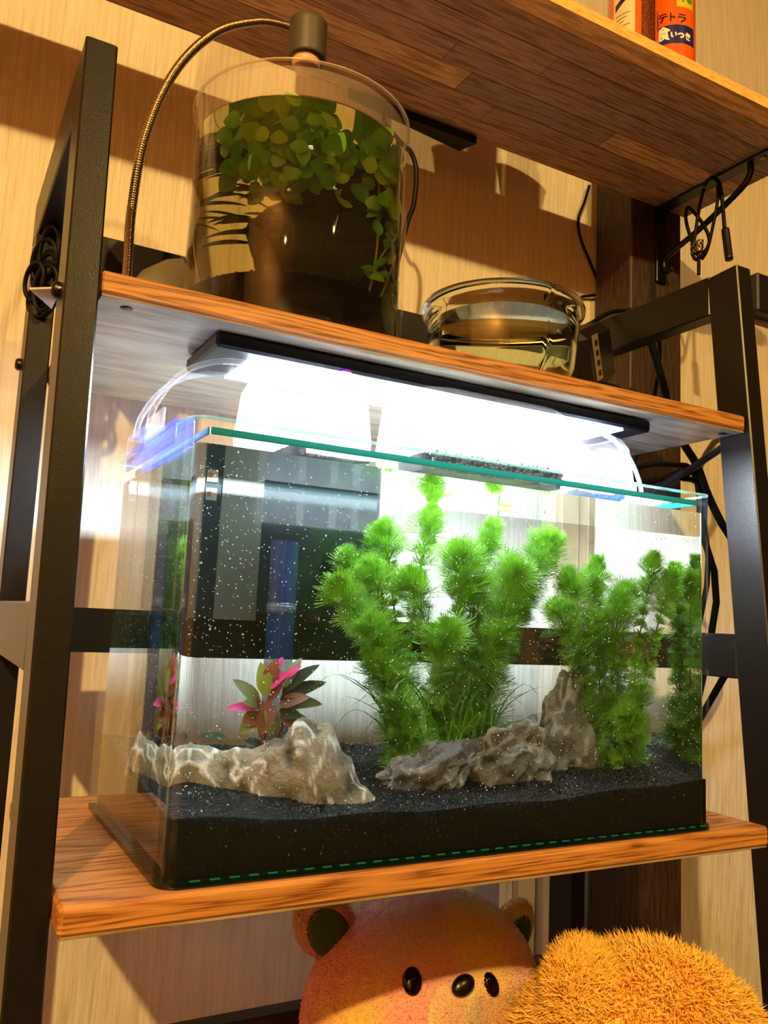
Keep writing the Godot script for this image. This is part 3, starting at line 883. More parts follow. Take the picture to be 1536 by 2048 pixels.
func red_plant():
	var b := Vector3(0.091, 0.045, -0.125)
	var o := thing("red_leaved_plant", "small leafy plant with pink, red and olive leaves behind the white-veined rock", "plant", b)
	for q in [[Vector3(0, -0.004, 0), Vector3(0.002, 0.030, 0), Vector3(0.006, 0.068, 0)], [Vector3(0.006, -0.004, 0.0), Vector3(0.012, 0.025, 0), Vector3(0.024, 0.052, 0.002)], [Vector3(0.001, 0.0, 0), Vector3(0.0, 0.03, 0.004), Vector3(-0.006, 0.052, 0.006)]]:
		put(wire(q, 0.0016, 14, 8), "stem", M.leaf_red, o)
	# direction (x, y, z), height, length, width, material
	var L := [
		[-0.9, 0.15, 0.2, 0.044, 0.030, 0.008, "leaf_pink"], [-0.75, 0.75, 0.1, 0.048, 0.030, 0.010, "leaf_olive"], [-0.35, 1, 0.1, 0.052, 0.030, 0.012, "leaf_lime"],
		[0.0, 1, 0.3, 0.058, 0.026, 0.013, "leaf_red"], [0.35, 1.1, 0.2, 0.064, 0.022, 0.007, "leaf_pink"], [0.3, 0.5, 0.6, 0.060, 0.020, 0.014, "leaf_pink"],
		[0.5, 1.0, -0.2, 0.058, 0.034, 0.009, "leaf_olive"], [0.9, 0.9, 0.1, 0.055, 0.042, 0.010, "leaf_dark"], [1, 0.55, 0.1, 0.050, 0.046, 0.012, "leaf_dark"],
		[1, 0.2, 0.2, 0.046, 0.040, 0.013, "leaf_olive"], [0.9, -0.2, 0.2, 0.042, 0.040, 0.009, "leaf_lime"], [0.5, -0.35, 0.5, 0.042, 0.026, 0.014, "leaf_red"],
		[0.15, -0.8, 0.4, 0.046, 0.026, 0.013, "leaf_lime"], [-0.2, -0.8, 0.5, 0.050, 0.032, 0.015, "leaf_red"], [-0.6, -0.6, 0.3, 0.042, 0.024, 0.013, "leaf_lime"],
		[-0.7, -0.3, 0.4, 0.040, 0.018, 0.012, "leaf_red"], [0.3, 0.9, 0.5, 0.050, 0.024, 0.012, "leaf_red"], [0.7, 0.4, 0.5, 0.046, 0.028, 0.012, "leaf_red"],
		[0.8, 0.9, 0.3, 0.066, 0.016, 0.006, "leaf_pink"], [-0.5, 0.3, 0.5, 0.044, 0.022, 0.011, "leaf_olive"], [0.6, 0.1, 0.6, 0.040, 0.024, 0.012, "leaf_dark"],
	]
	for l in L:
		var st := sm()
		var d := Vector3(l[0], l[1], l[2]).normalized()
		var hh: float = l[3]
		var x: float = (0.012 if l[0] > 0.4 else (-0.004 if l[0] < -0.4 else 0.003)) * hh / 0.05
		leaf(st, Vector3(x, hh, 0.002), d, Vector3(-d.y * 0.5, 0.8, 0.8), l[4] * 0.82, l[5], 0.25)
		put(st, "leaf", M[l[6]], o)

func floating_leaf(at: Vector3, label: String, n: int):
	var o := thing("floating_leaf", label, "leaf", at)
	for k in n:
		var st := sm()
		var a := TAU * k / maxf(1, n) + 0.4
		leaf(st, Vector3(0, -0.004 * k, 0), Vector3(cos(a), 0.15, sin(a) * 0.6), Vector3(0, 1, 0.3), 0.016, 0.007)
		put(st, "leaf", M.frond[0], o)
	put(wire([Vector3(0, 0.002, 0), Vector3(0.001, -0.012, 0), Vector3(0, -0.028, 0)], 0.0006, 10, 6), "stem", M.stem, o)

func build_filter():
	var o := thing("hang_on_filter", "dark grey aquarium filter hanging on the outside of the back pane", "filter")
	put(one_box(Vector3(0.036, 0.150, -0.286), Vector3(0.218, 0.285, -0.2235), 0.006), "housing", M.filter_grey, o)
	put(one_box(Vector3(0.073, 0.150, -0.2232), Vector3(0.108, 0.262, -0.2222), 0.0004), "panel", M.filter_panel, o)
	put(one_box(Vector3(0.043, 0.244, -0.2232), Vector3(0.069, 0.254, -0.2222), 0.0003), "sticker", M.label_tan, o)
	put(one_box(Vector3(0.047, 0.247, -0.2221), Vector3(0.064, 0.251, -0.2216), 0.0002), "sticker_print", M.label_red, o)
	put(one_box(Vector3(0.06, 0.275, -0.2235), Vector3(0.2, 0.285, -0.2), 0.002), "hook", M.filter_grey, o)
	# clear intake in the water
	var q := thing("filter_intake", "clear bluish plastic intake tube standing against the back pane under water", "pipe", Vector3(0.121, 0.06, -0.196))
	put(lathed([Vector2(0.0115, 0), Vector2(0.0115, 0.155)], Vector3.ZERO, 24), "tube", M.intake, q)
	for y in [0.042, 0.098, 0.100]:
		put(lathed([Vector2(0.0118, y), Vector2(0.0125, y + 0.001), Vector2(0.0125, y + 0.004), Vector2(0.0118, y + 0.005)], Vector3.ZERO, 24), "joint", M.clear, q)
	var s := thing("spout_box", "clear plastic outflow box with rounded corners hanging under the water surface", "box", Vector3(0.155, 0.243, -0.182))
	var st := sm(true)
	for e in [[-0.062, -0.060], [0.060, 0.062]]: bx(st, Vector3(e[0], -0.016, -0.010), Vector3(e[1], 0.011, 0.010), 0.0006)
	bx(st, Vector3(-0.062, -0.018, -0.010), Vector3(0.062, -0.016, 0.010), 0.0006)
	put(st, "frame", M.clear, s)
	put(one_box(Vector3(-0.060, -0.016, 0.0085), Vector3(0.060, 0.011, 0.0100), 0.0004), "front_panel", M.clear, s)
	for x in [-0.028, 0.0, 0.02]:
		put(one_box(Vector3(x, -0.016, -0.009), Vector3(x + 0.0012, 0.006, 0.0085), 0.0003), "divider", M.clear, s)

# -------- the lamp above the tank
func build_tank_lamp():
	var o := thing("aquarium_lamp", "slim black LED lamp just under the upper board, on clear bent legs", "lamp")
	put(one_box(Vector3(0.031, 0.3385, -0.146), Vector3(0.446, 0.3495, -0.068), 0.002), "body", M.black_metal, o)
	put(one_box(Vector3(0.060, 0.3372, -0.1395), Vector3(0.418, 0.3384, -0.0745), 0.0003), "led_strip", glow(Color(0.92, 0.96, 1.0), 7.0), o)
	for x in [0.128, 0.132]:
		put(one_box(Vector3(x, 0.3360, -0.0705), Vector3(x + 0.0035, 0.3384, -0.0676), 0.0002), "coloured_diode", glow(Color(0.35, 0.05, 1.0) if x < 0.13 else Color(1.0, 0.05, 0.8), 25.0), o)
	for s in [[1.0, 0.0, "leg"], [-1.0, 0.449, "leg"]]:
		for z in [-0.128, -0.088]:
			var st := sm()
			var pts := []
			for q in [[0.094, 0.3362], [0.062, 0.3366], [0.040, 0.334], [0.020, 0.325], [0.006, 0.311], [-0.004, 0.292], [-0.006, 0.278]]:
				pts.append(Vector3(s[1] + s[0] * q[0], q[1], z))
			tube(st, curve(pts, 42), 0.0022, 8)
			put(st, "leg", M.clear, o)
		var k := sm(true)
		var xa: float = s[1] - s[0] * 0.010
		var xb: float = s[1] + s[0] * 0.004
		bx(k, Vector3(minf(xa, xb), 0.2765, -0.136), Vector3(maxf(xa, xb), 0.2795, -0.080), 0.0006)
		bx(k, Vector3(minf(xa, xa + s[0] * 0.002), 0.262, -0.136), Vector3(maxf(xa, xa + s[0] * 0.002), 0.2765, -0.080), 0.0004)
		bx(k, Vector3(minf(xb, xb - s[0] * 0.002), 0.2795, -0.130), Vector3(maxf(xb, xb - s[0] * 0.002), 0.294, -0.086), 0.0004)
		put(k, "clamp", M.clear, o)
	var l := AreaLight3D.new()
	l.name = "light"
	l.area_size = Vector2(0.355, 0.062)
	l.light_color = Color(0.89, 0.945, 1.0)
	l.light_energy = 2.5
	l.area_range = 8.0
	l.shadow_enabled = true
	o.add_child(l)
	l.position = Vector3(0.239, 0.3358, -0.107)
	l.rotation = Vector3(-PI / 2, 0, 0)

func tub(label: String, x0: float, x1: float, z0: float, z1: float, y1: float, soil: Array):
	var o := thing("plastic_tub", label, "tub", Vector3(0, 0.2676, 0), "seedling tubs on the lid")
	var st := sm()
	var H := y1 - 0.2676
	var rad := minf(0.043, minf(x1 - x0, z1 - z0) * 0.48)
	var prof := [[0.004, 0.0], [0.0, 0.004], [-0.001, H * 0.3], [0.002, H * 0.8], [0.006, H * 0.93], [0.012, H]]
	for i in prof.size() - 1:
		var p := round_rect(x0 + prof[i][0], x1 - prof[i][0], z0 + prof[i][0], z1 - prof[i][0], rad - 0.006, rad - 0.006, 8)
		var q := round_rect(x0 + prof[i + 1][0], x1 - prof[i + 1][0], z0 + prof[i + 1][0], z1 - prof[i + 1][0], rad - 0.006, rad - 0.006, 8)
		for k in p.size():
			var j := (k + 1) % p.size()
			quad(st, Vector3(p[k].x, prof[i][1], p[k].y), Vector3(p[j].x, prof[i][1], p[j].y), Vector3(q[j].x, prof[i + 1][1], q[j].y), Vector3(q[k].x, prof[i + 1][1], q[k].y))
	put(st, "side", M.frosted, o)
	var cap := sm(true)
	prism(cap, round_rect(x0 + 0.012, x1 - 0.012, z0 + 0.012, z1 - 0.012, rad - 0.012, rad - 0.012, 8), H - 0.0012, H - 0.0002)
	put(cap, "lid", M.frosted, o)
	# dark granules inside
	var base := sm(true)
	prism(base, round_rect(soil[0], soil[1], soil[2], soil[3], 0.012, 0.012, 6), 0.0006, soil[4])
	put(base, "soil", M.soil, o)
	var gm := sm()
	ball(gm, func(d): return d, 4, 6)
	var xf := []
	var cols := []
	for k in 700:
		var s := rng.randf_range(0.0012, 0.0024)
		var x := rng.randf_range(soil[0] + 0.003, soil[1] - 0.003)
		var z := rng.randf_range(soil[2] + 0.003, soil[3] - 0.003)
		xf.append(Transform3D(Basis().scaled(Vector3(s, s, s)), Vector3(x, soil[4] + s * 0.4, z) if k % 3 else Vector3(x, rng.randf_range(0.002, soil[4]), soil[3])))
		var v := rng.randf_range(0.004, 0.018)
		cols.append(Color(v * 0.9, v * 0.85, v * 1.25))
	scatter("granule", fin(gm), M.grain, xf, cols, o)
	return o

func crumpled(label: String, c: Vector3, r: Vector3, seed_: int):
	var n := noise(seed_, 4.0, 2, FastNoiseLite.TYPE_CELLULAR)
	var st := sm(true)
	ball(st, func(d: Vector3):
		var e := d * r * (0.8 + 0.45 * n.get_noise_3dv(d * 0.7) + rng.randf_range(-0.06, 0.06))
		if e.y < 0: e.y *= 0.02
		return c + e, 14, 30)
	tag(put(st, "plastic_film", M.film), label, "plastic wrap", "crumpled films on the lid")

func build_tubs():
	tub("clear plastic tub of dark granules on the lid, the largest, in the middle", 0.170, 0.340, -0.112, -0.028, 0.333, [0.188, 0.322, -0.092, -0.040, 0.0135])
	tub("clear plastic tub of dark granules on the lid, nearest the left end of the lamp", 0.062, 0.160, -0.140, -0.052, 0.332, [0.092, 0.152, -0.122, -0.060, 0.010])
	tub("small clear plastic tub on the lid nearest its right end", 0.349, 0.415, -0.125, -0.045, 0.326, [0.362, 0.402, -0.108, -0.054, 0.008])
	crumpled("crumpled clear film around the foot of the left tub on the lid", Vector3(0.120, 0.2680, -0.043), Vector3(0.042, 0.016, 0.008), 401)
	crumpled("crumpled clear film between the largest tub and the right tub on the lid", Vector3(0.352, 0.2680, -0.036), Vector3(0.030, 0.014, 0.009), 402)
	crumpled("crumpled clear film right of the small tub at the right end of the lid", Vector3(0.425, 0.2680, -0.055), Vector3(0.010, 0.012, 0.030), 403)

# -------- on the upper board
func build_jar():
	var c := Vector3(0.1224, 0.3676, -0.1640)
	var R := 0.095
	var o := thing("glass_jar", "large straight-sided round glass jar planted with weeds, on the upper board", "jar", c)
	put(lathed([Vector2(0, 0), Vector2(R - 0.006, 0), Vector2(R - 0.001, 0.003), Vector2(R, 0.008), Vector2(R, 0.211), Vector2(R - 0.001, 0.2125), Vector2(R - 0.003, 0.2125), Vector2(R - 0.004, 0.211), Vector2(R - 0.004, 0.008), Vector2(R - 0.008, 0.005), Vector2(0, 0.005)], Vector3.ZERO, 96), "glass", M.jar_glass, o)
	put(lathed([Vector2(R - 0.0046, 0.186), Vector2(R - 0.0046, 0.2095)], Vector3.ZERO, 96), "condensation", M.mist, o)
	put(lathed([Vector2(R - 0.0012, 0.2128), Vector2(R - 0.0004, 0.2136), Vector2(R - 0.0024, 0.2142), Vector2(R - 0.0036, 0.2128)], Vector3.ZERO, 96), "rim", M.rim, o)
	var wr := R - 0.0043
	tag(put(lathed([Vector2(0, 0.0056), Vector2(wr - 0.004, 0.0056), Vector2(wr, 0.009), Vector2(wr, 0.1845), Vector2(wr - 0.0002, 0.1848), Vector2(0, 0.1848)], c, 96, false), "jar_water", M.jar_water), "brownish water filling the large round jar to near its rim", "water")
	# black gravel
	var gn := noise(91, 90, 3)
	var gr := wr - 0.0006
	var jb = tag(put(lathed([Vector2(0, 0.006), Vector2(gr - 0.004, 0.006), Vector2(gr, 0.0094), Vector2(gr, 0.043), Vector2(gr * 0.6, 0.048), Vector2(0, 0.05)], c, 64), "jar_gravel", M.gravel), "coarse black gravel in the bottom of the large round jar", "gravel", "", "stuff")
	var gm := sm(true)
	ball(gm, func(d): return d * (0.85 + 0.4 * gn.get_noise_3dv(d * 0.02)), 4, 6)
	var xf := []
	var cols := []
	for k in 1600:
		var a := rng.randf() * TAU
		var onside := rng.randf() < 0.55
		var s := rng.randf_range(0.0012, 0.0026)
		var rr := gr - 0.0012 if onside else gr * sqrt(rng.randf())
		var y := rng.randf_range(0.010, 0.043) if onside else 0.043 + 0.006 * (1 - rr / gr)
		if rr + s > gr: rr = gr - s
		xf.append(Transform3D(Basis(Vector3(rng.randf(), 1, rng.randf()).normalized(), rng.randf() * TAU).scaled(Vector3(s, s, s)), c + Vector3(sin(a) * rr, y, cos(a) * rr)))
		var v := rng.randf_range(0.010, 0.035) if rng.randf() < 0.9 else rng.randf_range(0.06, 0.14)
		cols.append(Color(v, v, v * 1.1))
	scatter("gravel_grain", fin(gm), M.grain, xf, cols, jb)
	# dark rock
	var n1 := noise(95, 22, 4)
	var st := sm()
	ball(st, func(d: Vector3):
		var e := Vector3(signf(d.x) * pow(absf(d.x), 0.7), d.y, d.z)
		var k := clampf((e.y + 1) / 2, 0, 1)
		var p := c + Vector3(0.012 + e.x * lerpf(0.058, 0.024, k) + 0.030 * k - 0.018 * exp(-pow((e.y + 0.1) * 3.0, 2.0)) * maxf(0.0, -e.x), 0.112 + e.y * 0.072, 0.010 + e.z * 0.034)
		return p + d * n1.get_noise_3dv(p) * 0.014, 40, 56)
	tag(put(st, "dark_stone", M.dark_rock), "nearly black upright stone in the middle of the large round jar", "stone")
	# plants
	var p1 := thing("leafy_jar_plant", "bushy plant of small round green leaves floating at the top of the jar", "plant", c)
	for k in 230:
		var a := rng.randf_range(-1.15, 0.08) if k < 165 else rng.randf_range(0.42, 1.2)
		var rr := 0.083 * sqrt(rng.randf_range(0.25, 1.0))
		var q := Vector3(sin(a) * rr, 0.180 - 0.062 * pow(rng.randf(), 1.2), cos(a) * rr)
		var lf := sm()
		var d := Vector3(rng.randf_range(-1, 1), rng.randf_range(-0.6, 0.8), rng.randf_range(-0.5, 0.5)).normalized()
		leaf(lf, q, d, Vector3(rng.randf_range(-0.5, 0.4), rng.randf_range(-0.6, 0.4), 1), rng.randf_range(0.010, 0.019), rng.randf_range(0.010, 0.017), 0.1)
		put(lf, "leaf", M.jar_leaf if rng.randf() < 0.78 else M.jar_leaf_light, p1)
	var p2 := thing("tall_jar_plant", "plant with straight yellow stems and green leaves at the right side of the jar", "plant", c)
	for q in [[Vector3(0.036, 0.045, 0.050), Vector3(0.046, 0.085, 0.050), Vector3(0.066, 0.118, 0.036)], [Vector3(0.045, 0.045, 0.045), Vector3(0.056, 0.075, 0.042), Vector3(0.064, 0.100, 0.036)], [Vector3(0.038, 0.045, 0.048), Vector3(0.043, 0.10, 0.050), Vector3(0.040, 0.165, 0.046)]]:
		put(wire(q, 0.0010, 18, 6), "stem", M.jar_stem, p2)
	for k in 60:
		var lf2 := sm()
		var a2 := rng.randf_range(0.55, 1.9)
		var rr2 := rng.randf_range(0.058, 0.084)
		leaf(lf2, Vector3(sin(a2) * rr2, rng.randf_range(0.06, 0.178), cos(a2) * rr2), Vector3(rng.randf_range(-1, 0.4), rng.randf_range(-0.8, 0.8), rng.randf_range(-0.5, 0.5)), Vector3(0, 0.6, 1), rng.randf_range(0.010, 0.020), rng.randf_range(0.006, 0.010), 0.1)
		put(lf2, "leaf", M.jar_leaf if rng.randf() < 0.7 else M.jar_leaf_light, p2)
	var p3 := thing("dark_jar_plant", "dark plant with long drooping leaves against the left wall of the jar", "plant", c)
	for k in 34:
		var lf3 := sm()
		var y := rng.randf_range(0.085, 0.176)
		var z := rng.randf_range(-0.03, 0.04)
		leaf(lf3, Vector3(-0.030 + rng.randf_range(-0.01, 0.01), y + 0.006, z), Vector3(-1, rng.randf_range(-0.35, 0.25), rng.randf_range(-0.2, 0.3)), Vector3(0, 1, 0.8), rng.randf_range(0.030, 0.046), rng.randf_range(0.005, 0.009), 0.15)
		put(lf3, "leaf", M.leaf_dark, p3)
	# chip of plastic left of the jar
	var ch := sm()
	var outl := [Vector2(-0.030, -0.010), Vector2(-0.022, 0.004), Vector2(-0.006, 0.016), Vector2(0.004, 0.019), Vector2(0.012, 0.012), Vector2(0.015, 0.001), Vector2(0.012, -0.010)]
	for sgn in [-1.0, 1.0]:
		for k in range(1, outl.size() - 1):
			var t3 := [outl[0], outl[k], outl[k + 1]]
			poly(ch, t3.map(func(v): return Vector3(v.x, v.y, sgn * 0.0012)), Vector3(0, 0, sgn))
	for k in outl.size():
		var u: Vector2 = outl[k]; var v: Vector2 = outl[(k + 1) % outl.size()]
		poly(ch, [Vector3(u.x, u.y, -0.0012), Vector3(v.x, v.y, -0.0012), Vector3(v.x, v.y, 0.0012), Vector3(u.x, u.y, 0.0012)], Vector3((u.x + v.x) / 2, (u.y + v.y) / 2, 0))
	var co := put(ch, "plastic_scoop", M.smoke_plastic)
	co.position = Vector3(0.000, 0.3782, -0.075)
	tag(co, "smoky translucent plastic scoop lying left of the large jar", "scoop")

func build_bowl():
	var c := Vector3(0.314, 0.3676, -0.1235)
	var R := 0.075
	var o := thing("glass_bowl", "thick clear glass bowl with a flared rim, half full of water, on the upper board", "bowl", c)
	put(lathed([Vector2(0, 0), Vector2(0.050, 0), Vector2(0.060, 0.004), Vector2(0.066, 0.018), Vector2(0.0685, 0.040), Vector2(0.0690, 0.064), Vector2(0.0725, 0.067), Vector2(0.0748, 0.070), Vector2(R, 0.074), Vector2(0.0735, 0.0772), Vector2(0.0705, 0.0778), Vector2(0.0662, 0.076), Vector2(0.0642, 0.066), Vector2(0.0640, 0.040), Vector2(0.0615, 0.019), Vector2(0.056, 0.0085), Vector2(0.048, 0.0058), Vector2(0, 0.0056)], Vector3.ZERO, 96), "glass", M.bowl_glass, o)
	tag(put(lathed([Vector2(0, 0.0060), Vector2(0.0475, 0.0062), Vector2(0.0555, 0.009), Vector2(0.0611, 0.0192), Vector2(0.0636, 0.040), Vector2(0.0637, 0.060), Vector2(0.0630, 0.0605), Vector2(0, 0.0605)], c, 96), "bowl_water", M.water), "clear water standing in the thick glass bowl", "water")
	# adapter and cables behind the bowl
	var a := thing("power_adapter", "black power adapter with a white warning sticker behind the glass bowl", "adapter", Vector3(0.484, 0.3676, -0.222))
	var st := sm(true)
	cbox(st, Transform3D(Basis(Vector3.UP, 0.5) * Basis(Vector3.BACK, 0.45), Vector3(0.012, 0.090, 0)), Vector3(0.10, 0.07, 0.05), 0.010)
	put(st, "housing", M.black, a)
	var st2 := sm(true)
	cbox(st2, Transform3D(Basis(Vector3.UP, 0.5) * Basis(Vector3.BACK, 0.45), Vector3(0.012, 0.090, 0)) * Transform3D(Basis(), Vector3(-0.018, 0.002, 0.0255)), Vector3(0.020, 0.050, 0.0008), 0.0003)
	put(st2, "sticker", M.label_tan, a)
	for k in 4:
		var st3 := sm(true)
		cbox(st3, Transform3D(Basis(Vector3.UP, 0.5) * Basis(Vector3.BACK, 0.45), Vector3(0.012, 0.090, 0)) * Transform3D(Basis(), Vector3(-0.018, 0.018 - 0.011 * k, 0.0262)), Vector3(0.009, 0.006, 0.0006), 0.0002)
		put(st3, "sticker_print", M.print_black, a)
	put(one_box(Vector3(-0.035, 0, -0.03), Vector3(0.05, 0.06, 0.03), 0.004), "stand", M.black, a)

func build_gooseneck():
	var o := thing("gooseneck_lamp", "clip lamp with a chrome gooseneck bending over the large jar", "lamp")
	var ctrl := [Vector3(-0.0095, 0.370, -0.200), Vector3(-0.0092, 0.429, -0.2), Vector3(-0.010, 0.483, -0.2), Vector3(-0.004, 0.551, -0.2), Vector3(0.016, 0.617, -0.2), Vector3(0.048, 0.666, -0.2), Vector3(0.084, 0.689, -0.196), Vector3(0.107, 0.690, -0.188), Vector3(0.122, 0.683, -0.180)]
	var pts := curve(ctrl, 900)
	var rad := []
	for i in pts.size(): rad.append(0.0036 + 0.0006 * sin(i * 1.7))
	var st := sm()
	tube(st, pts, rad, 12)
	put(st, "neck", M.chrome, o)
	put(lathed([Vector2(0, 0), Vector2(0.016, 0), Vector2(0.016, 0.006), Vector2(0.006, 0.010), Vector2(0, 0.010)], Vector3(-0.0095, 0.3677, -0.2), 24), "base", M.black, o)
	var h := []
	var y := 0.652
	h.append(Vector2(0, y))
	for k in 12:
		h.append(Vector2(0.0165 + (0.0008 if k % 2 else 0.0), y + 0.0032 * k))
	h.append(Vector2(0.012, y + 0.040)); h.append(Vector2(0, y + 0.040))
	put(lathed(h, Vector3(0.125, 0, -0.172), 36), "lamp_head", M.lamp_grey, o)
	put(lathed([Vector2(0, 0.644), Vector2(0.0115, 0.644), Vector2(0.0125, 0.647), Vector2(0.013, 0.652), Vector2(0, 0.652)], Vector3(0.125, 0, -0.172), 36), "collar", M.pink_plastic, o)

# -------- fish-food bottles; the print is a picture made here
func stroke(im: Image, pts: Array, w: float, c: Color):
	for i in pts.size() - 1:
		var a := Vector2(pts[i][0], pts[i][1]); var b := Vector2(pts[i + 1][0], pts[i + 1][1])
		var n := int(a.distance_to(b)) + 1
		for k in n + 1:
			var p := a.lerp(b, float(k) / n)
			im.fill_rect(Rect2i(int(p.x - w / 2), int(p.y - w / 2), int(w), int(w)), c)

func glyph(im: Image, g: Array, x: float, y: float, s: float, w: float, c: Color):
	for st in g:
		stroke(im, st.map(func(q): return [x + q[0] * s, y + q[1] * s]), w, c)

func bottle_label(im: Image, u0: int):
	# one printed front, u0 .. u0+300 across, 512 high from top to bottom
	var K := Color(0.05, 0.04, 0.03)
	var Wt := Color(0.96, 0.93, 0.86)
	var te := [[[0.2, 0.12], [0.8, 0.12]], [[0.05, 0.38], [0.95, 0.38]], [[0.55, 0.38], [0.5, 0.65], [0.3, 0.92]]]
	var to := [[[0.35, 0.05], [0.35, 0.95]], [[0.35, 0.4], [0.8, 0.6]]]
	var ra := [[[0.2, 0.12], [0.85, 0.12]], [[0.1, 0.4], [0.9, 0.4], [0.8, 0.65], [0.4, 0.95]]]
	var ku := [[[0.5, 0.0], [0.05, 0.32]], [[0.5, 0.0], [0.95, 0.32]], [[0.35, 0.25], [0.65, 0.25]], [[0.25, 0.36], [0.78, 0.36], [0.78, 0.68], [0.25, 0.68]], [[0.25, 0.52], [0.78, 0.52]], [[0.25, 0.36], [0.25, 0.98], [0.5, 0.88]], [[0.45, 0.7], [0.9, 1.0]], [[0.85, 0.74], [0.66, 0.84]]]
	var ii := [[[0.15, 0.2], [0.18, 0.7], [0.35, 0.85]], [[0.75, 0.25], [0.85, 0.65]]]
	var tsu := [[[0.1, 0.4], [0.55, 0.25], [0.9, 0.4], [0.85, 0.68], [0.45, 0.85]]]
	var ki := [[[0.2, 0.2], [0.8, 0.15]], [[0.15, 0.4], [0.85, 0.35]], [[0.4, 0.05], [0.65, 0.6]], [[0.25, 0.65], [0.35, 0.9], [0.75, 0.9]]]
	glyph(im, te, u0 + 70, 139, 62, 9, K)
	glyph(im, to, u0 + 132, 146, 56, 9, K)
	glyph(im, ra, u0 + 196, 152, 60, 9, K)
	im.fill_rect(Rect2i(u0, 226, 330, 126), Color(0.10, 0.12, 0.42))
	glyph(im, ku, u0 + 62, 236, 84, 11, Wt)
	glyph(im, ii, u0 + 150, 270, 44, 9, Wt)
	glyph(im, tsu, u0 + 196, 274, 46, 9, Wt)
	glyph(im, ki, u0 + 246, 274, 50, 9, Wt)
	im.fill_rect(Rect2i(u0 + 190, 0, 130, 104), Color(0.78, 0.74, 0.16))
	glyph(im, [[[0.05, 0.1], [0.95, 0.1]], [[0.5, 0.1], [0.5, 0.95]]], u0 + 205, 14, 56, 10, Color(0.2, 0.45, 0.15))
	glyph(im, [[[0.1, 0.6], [0.9, 0.6], [0.8, 0.35], [0.4, 0.3], [0.1, 0.6], [0.3, 0.9], [0.85, 0.85]]], u0 + 262, 22, 48, 9, Color(0.2, 0.45, 0.15))

func build_bottles():
	var im := Image.create(1024, 512, false, Image.FORMAT_RGB8)
	im.fill(Color(0.88, 0.36, 0.05))
	bottle_label(im, 360)
	# brown flakes showing through the unprinted strip, a pale side panel
	var r2 := RandomNumberGenerator.new(); r2.seed = 4
	im.fill_rect(Rect2i(230, 0, 110, 512), Color(0.36, 0.16, 0.07))
	for k in 1500:
		var v := r2.randf_range(0.5, 1.5)
		im.fill_rect(Rect2i(230 + r2.randi() % 104, r2.randi() % 500, 4 + r2.randi() % 5, 4 + r2.randi() % 6), Color(0.36 * v, 0.16 * v, 0.07 * v))
	im.fill_rect(Rect2i(40, 120, 150, 330), Color(0.86, 0.80, 0.66))
	for k in 24:
		stroke(im, [[60 + k * 4, 190 - k * 2.5], [60 + k * 4, 228 - k * 3.0]], 6, Color(0.10, 0.12, 0.36))
	for k in 6:
		stroke(im, [[66, 270 + k * 26], [66 + 90 - (k % 3) * 20, 262 + k * 26]], 5, Color(0.35, 0.3, 0.25))
	im.fill_rect(Rect2i(0, 0, 230, 70), Color(0.08, 0.28, 0.36))
	var tx := ImageTexture.create_from_image(im)
	var lm := mat(Color.WHITE, 0.25)
	lm.albedo_texture = tx
	lm.clearcoat_enabled = true; lm.clearcoat = 0.6; lm.clearcoat_roughness = 0.1
	var orange := mat(Color(0.92, 0.42, 0.08), 0.2)
	var k2 := 0
	for b in [[Vector3(0.532, 0.7988, -0.180), 2.05, "orange fish-food bottle on the wall shelf showing its pale side panel and brown flakes"], [Vector3(0.592, 0.7988, -0.180), 0.0, "orange fish-food bottle on the wall shelf showing its blue band and lettering"]]:
		var o := thing("food_bottle", b[2], "bottle", b[0], "fish-food bottles on the wall shelf")
		# u = 0.5 of the print faces the camera, which stands at about -48 degrees
		o.rotation.y = -0.80 + PI + b[1]
		put(lathed([Vector2(0, 0), Vector2(0.027, 0), Vector2(0.029, 0.002), Vector2(0.029, 0.0085)], Vector3.ZERO, 48), "foot", orange, o)
		put(lathed([Vector2(0.029, 0.0085), Vector2(0.029, 0.105)], Vector3.ZERO, 64), "label", lm, o)
		put(lathed([Vector2(0.029, 0.105), Vector2(0.028, 0.112), Vector2(0.024, 0.116), Vector2(0.0245, 0.117), Vector2(0.0245, 0.135), Vector2(0, 0.136)], Vector3.ZERO, 48), "cap", orange, o)
		k2 += 1

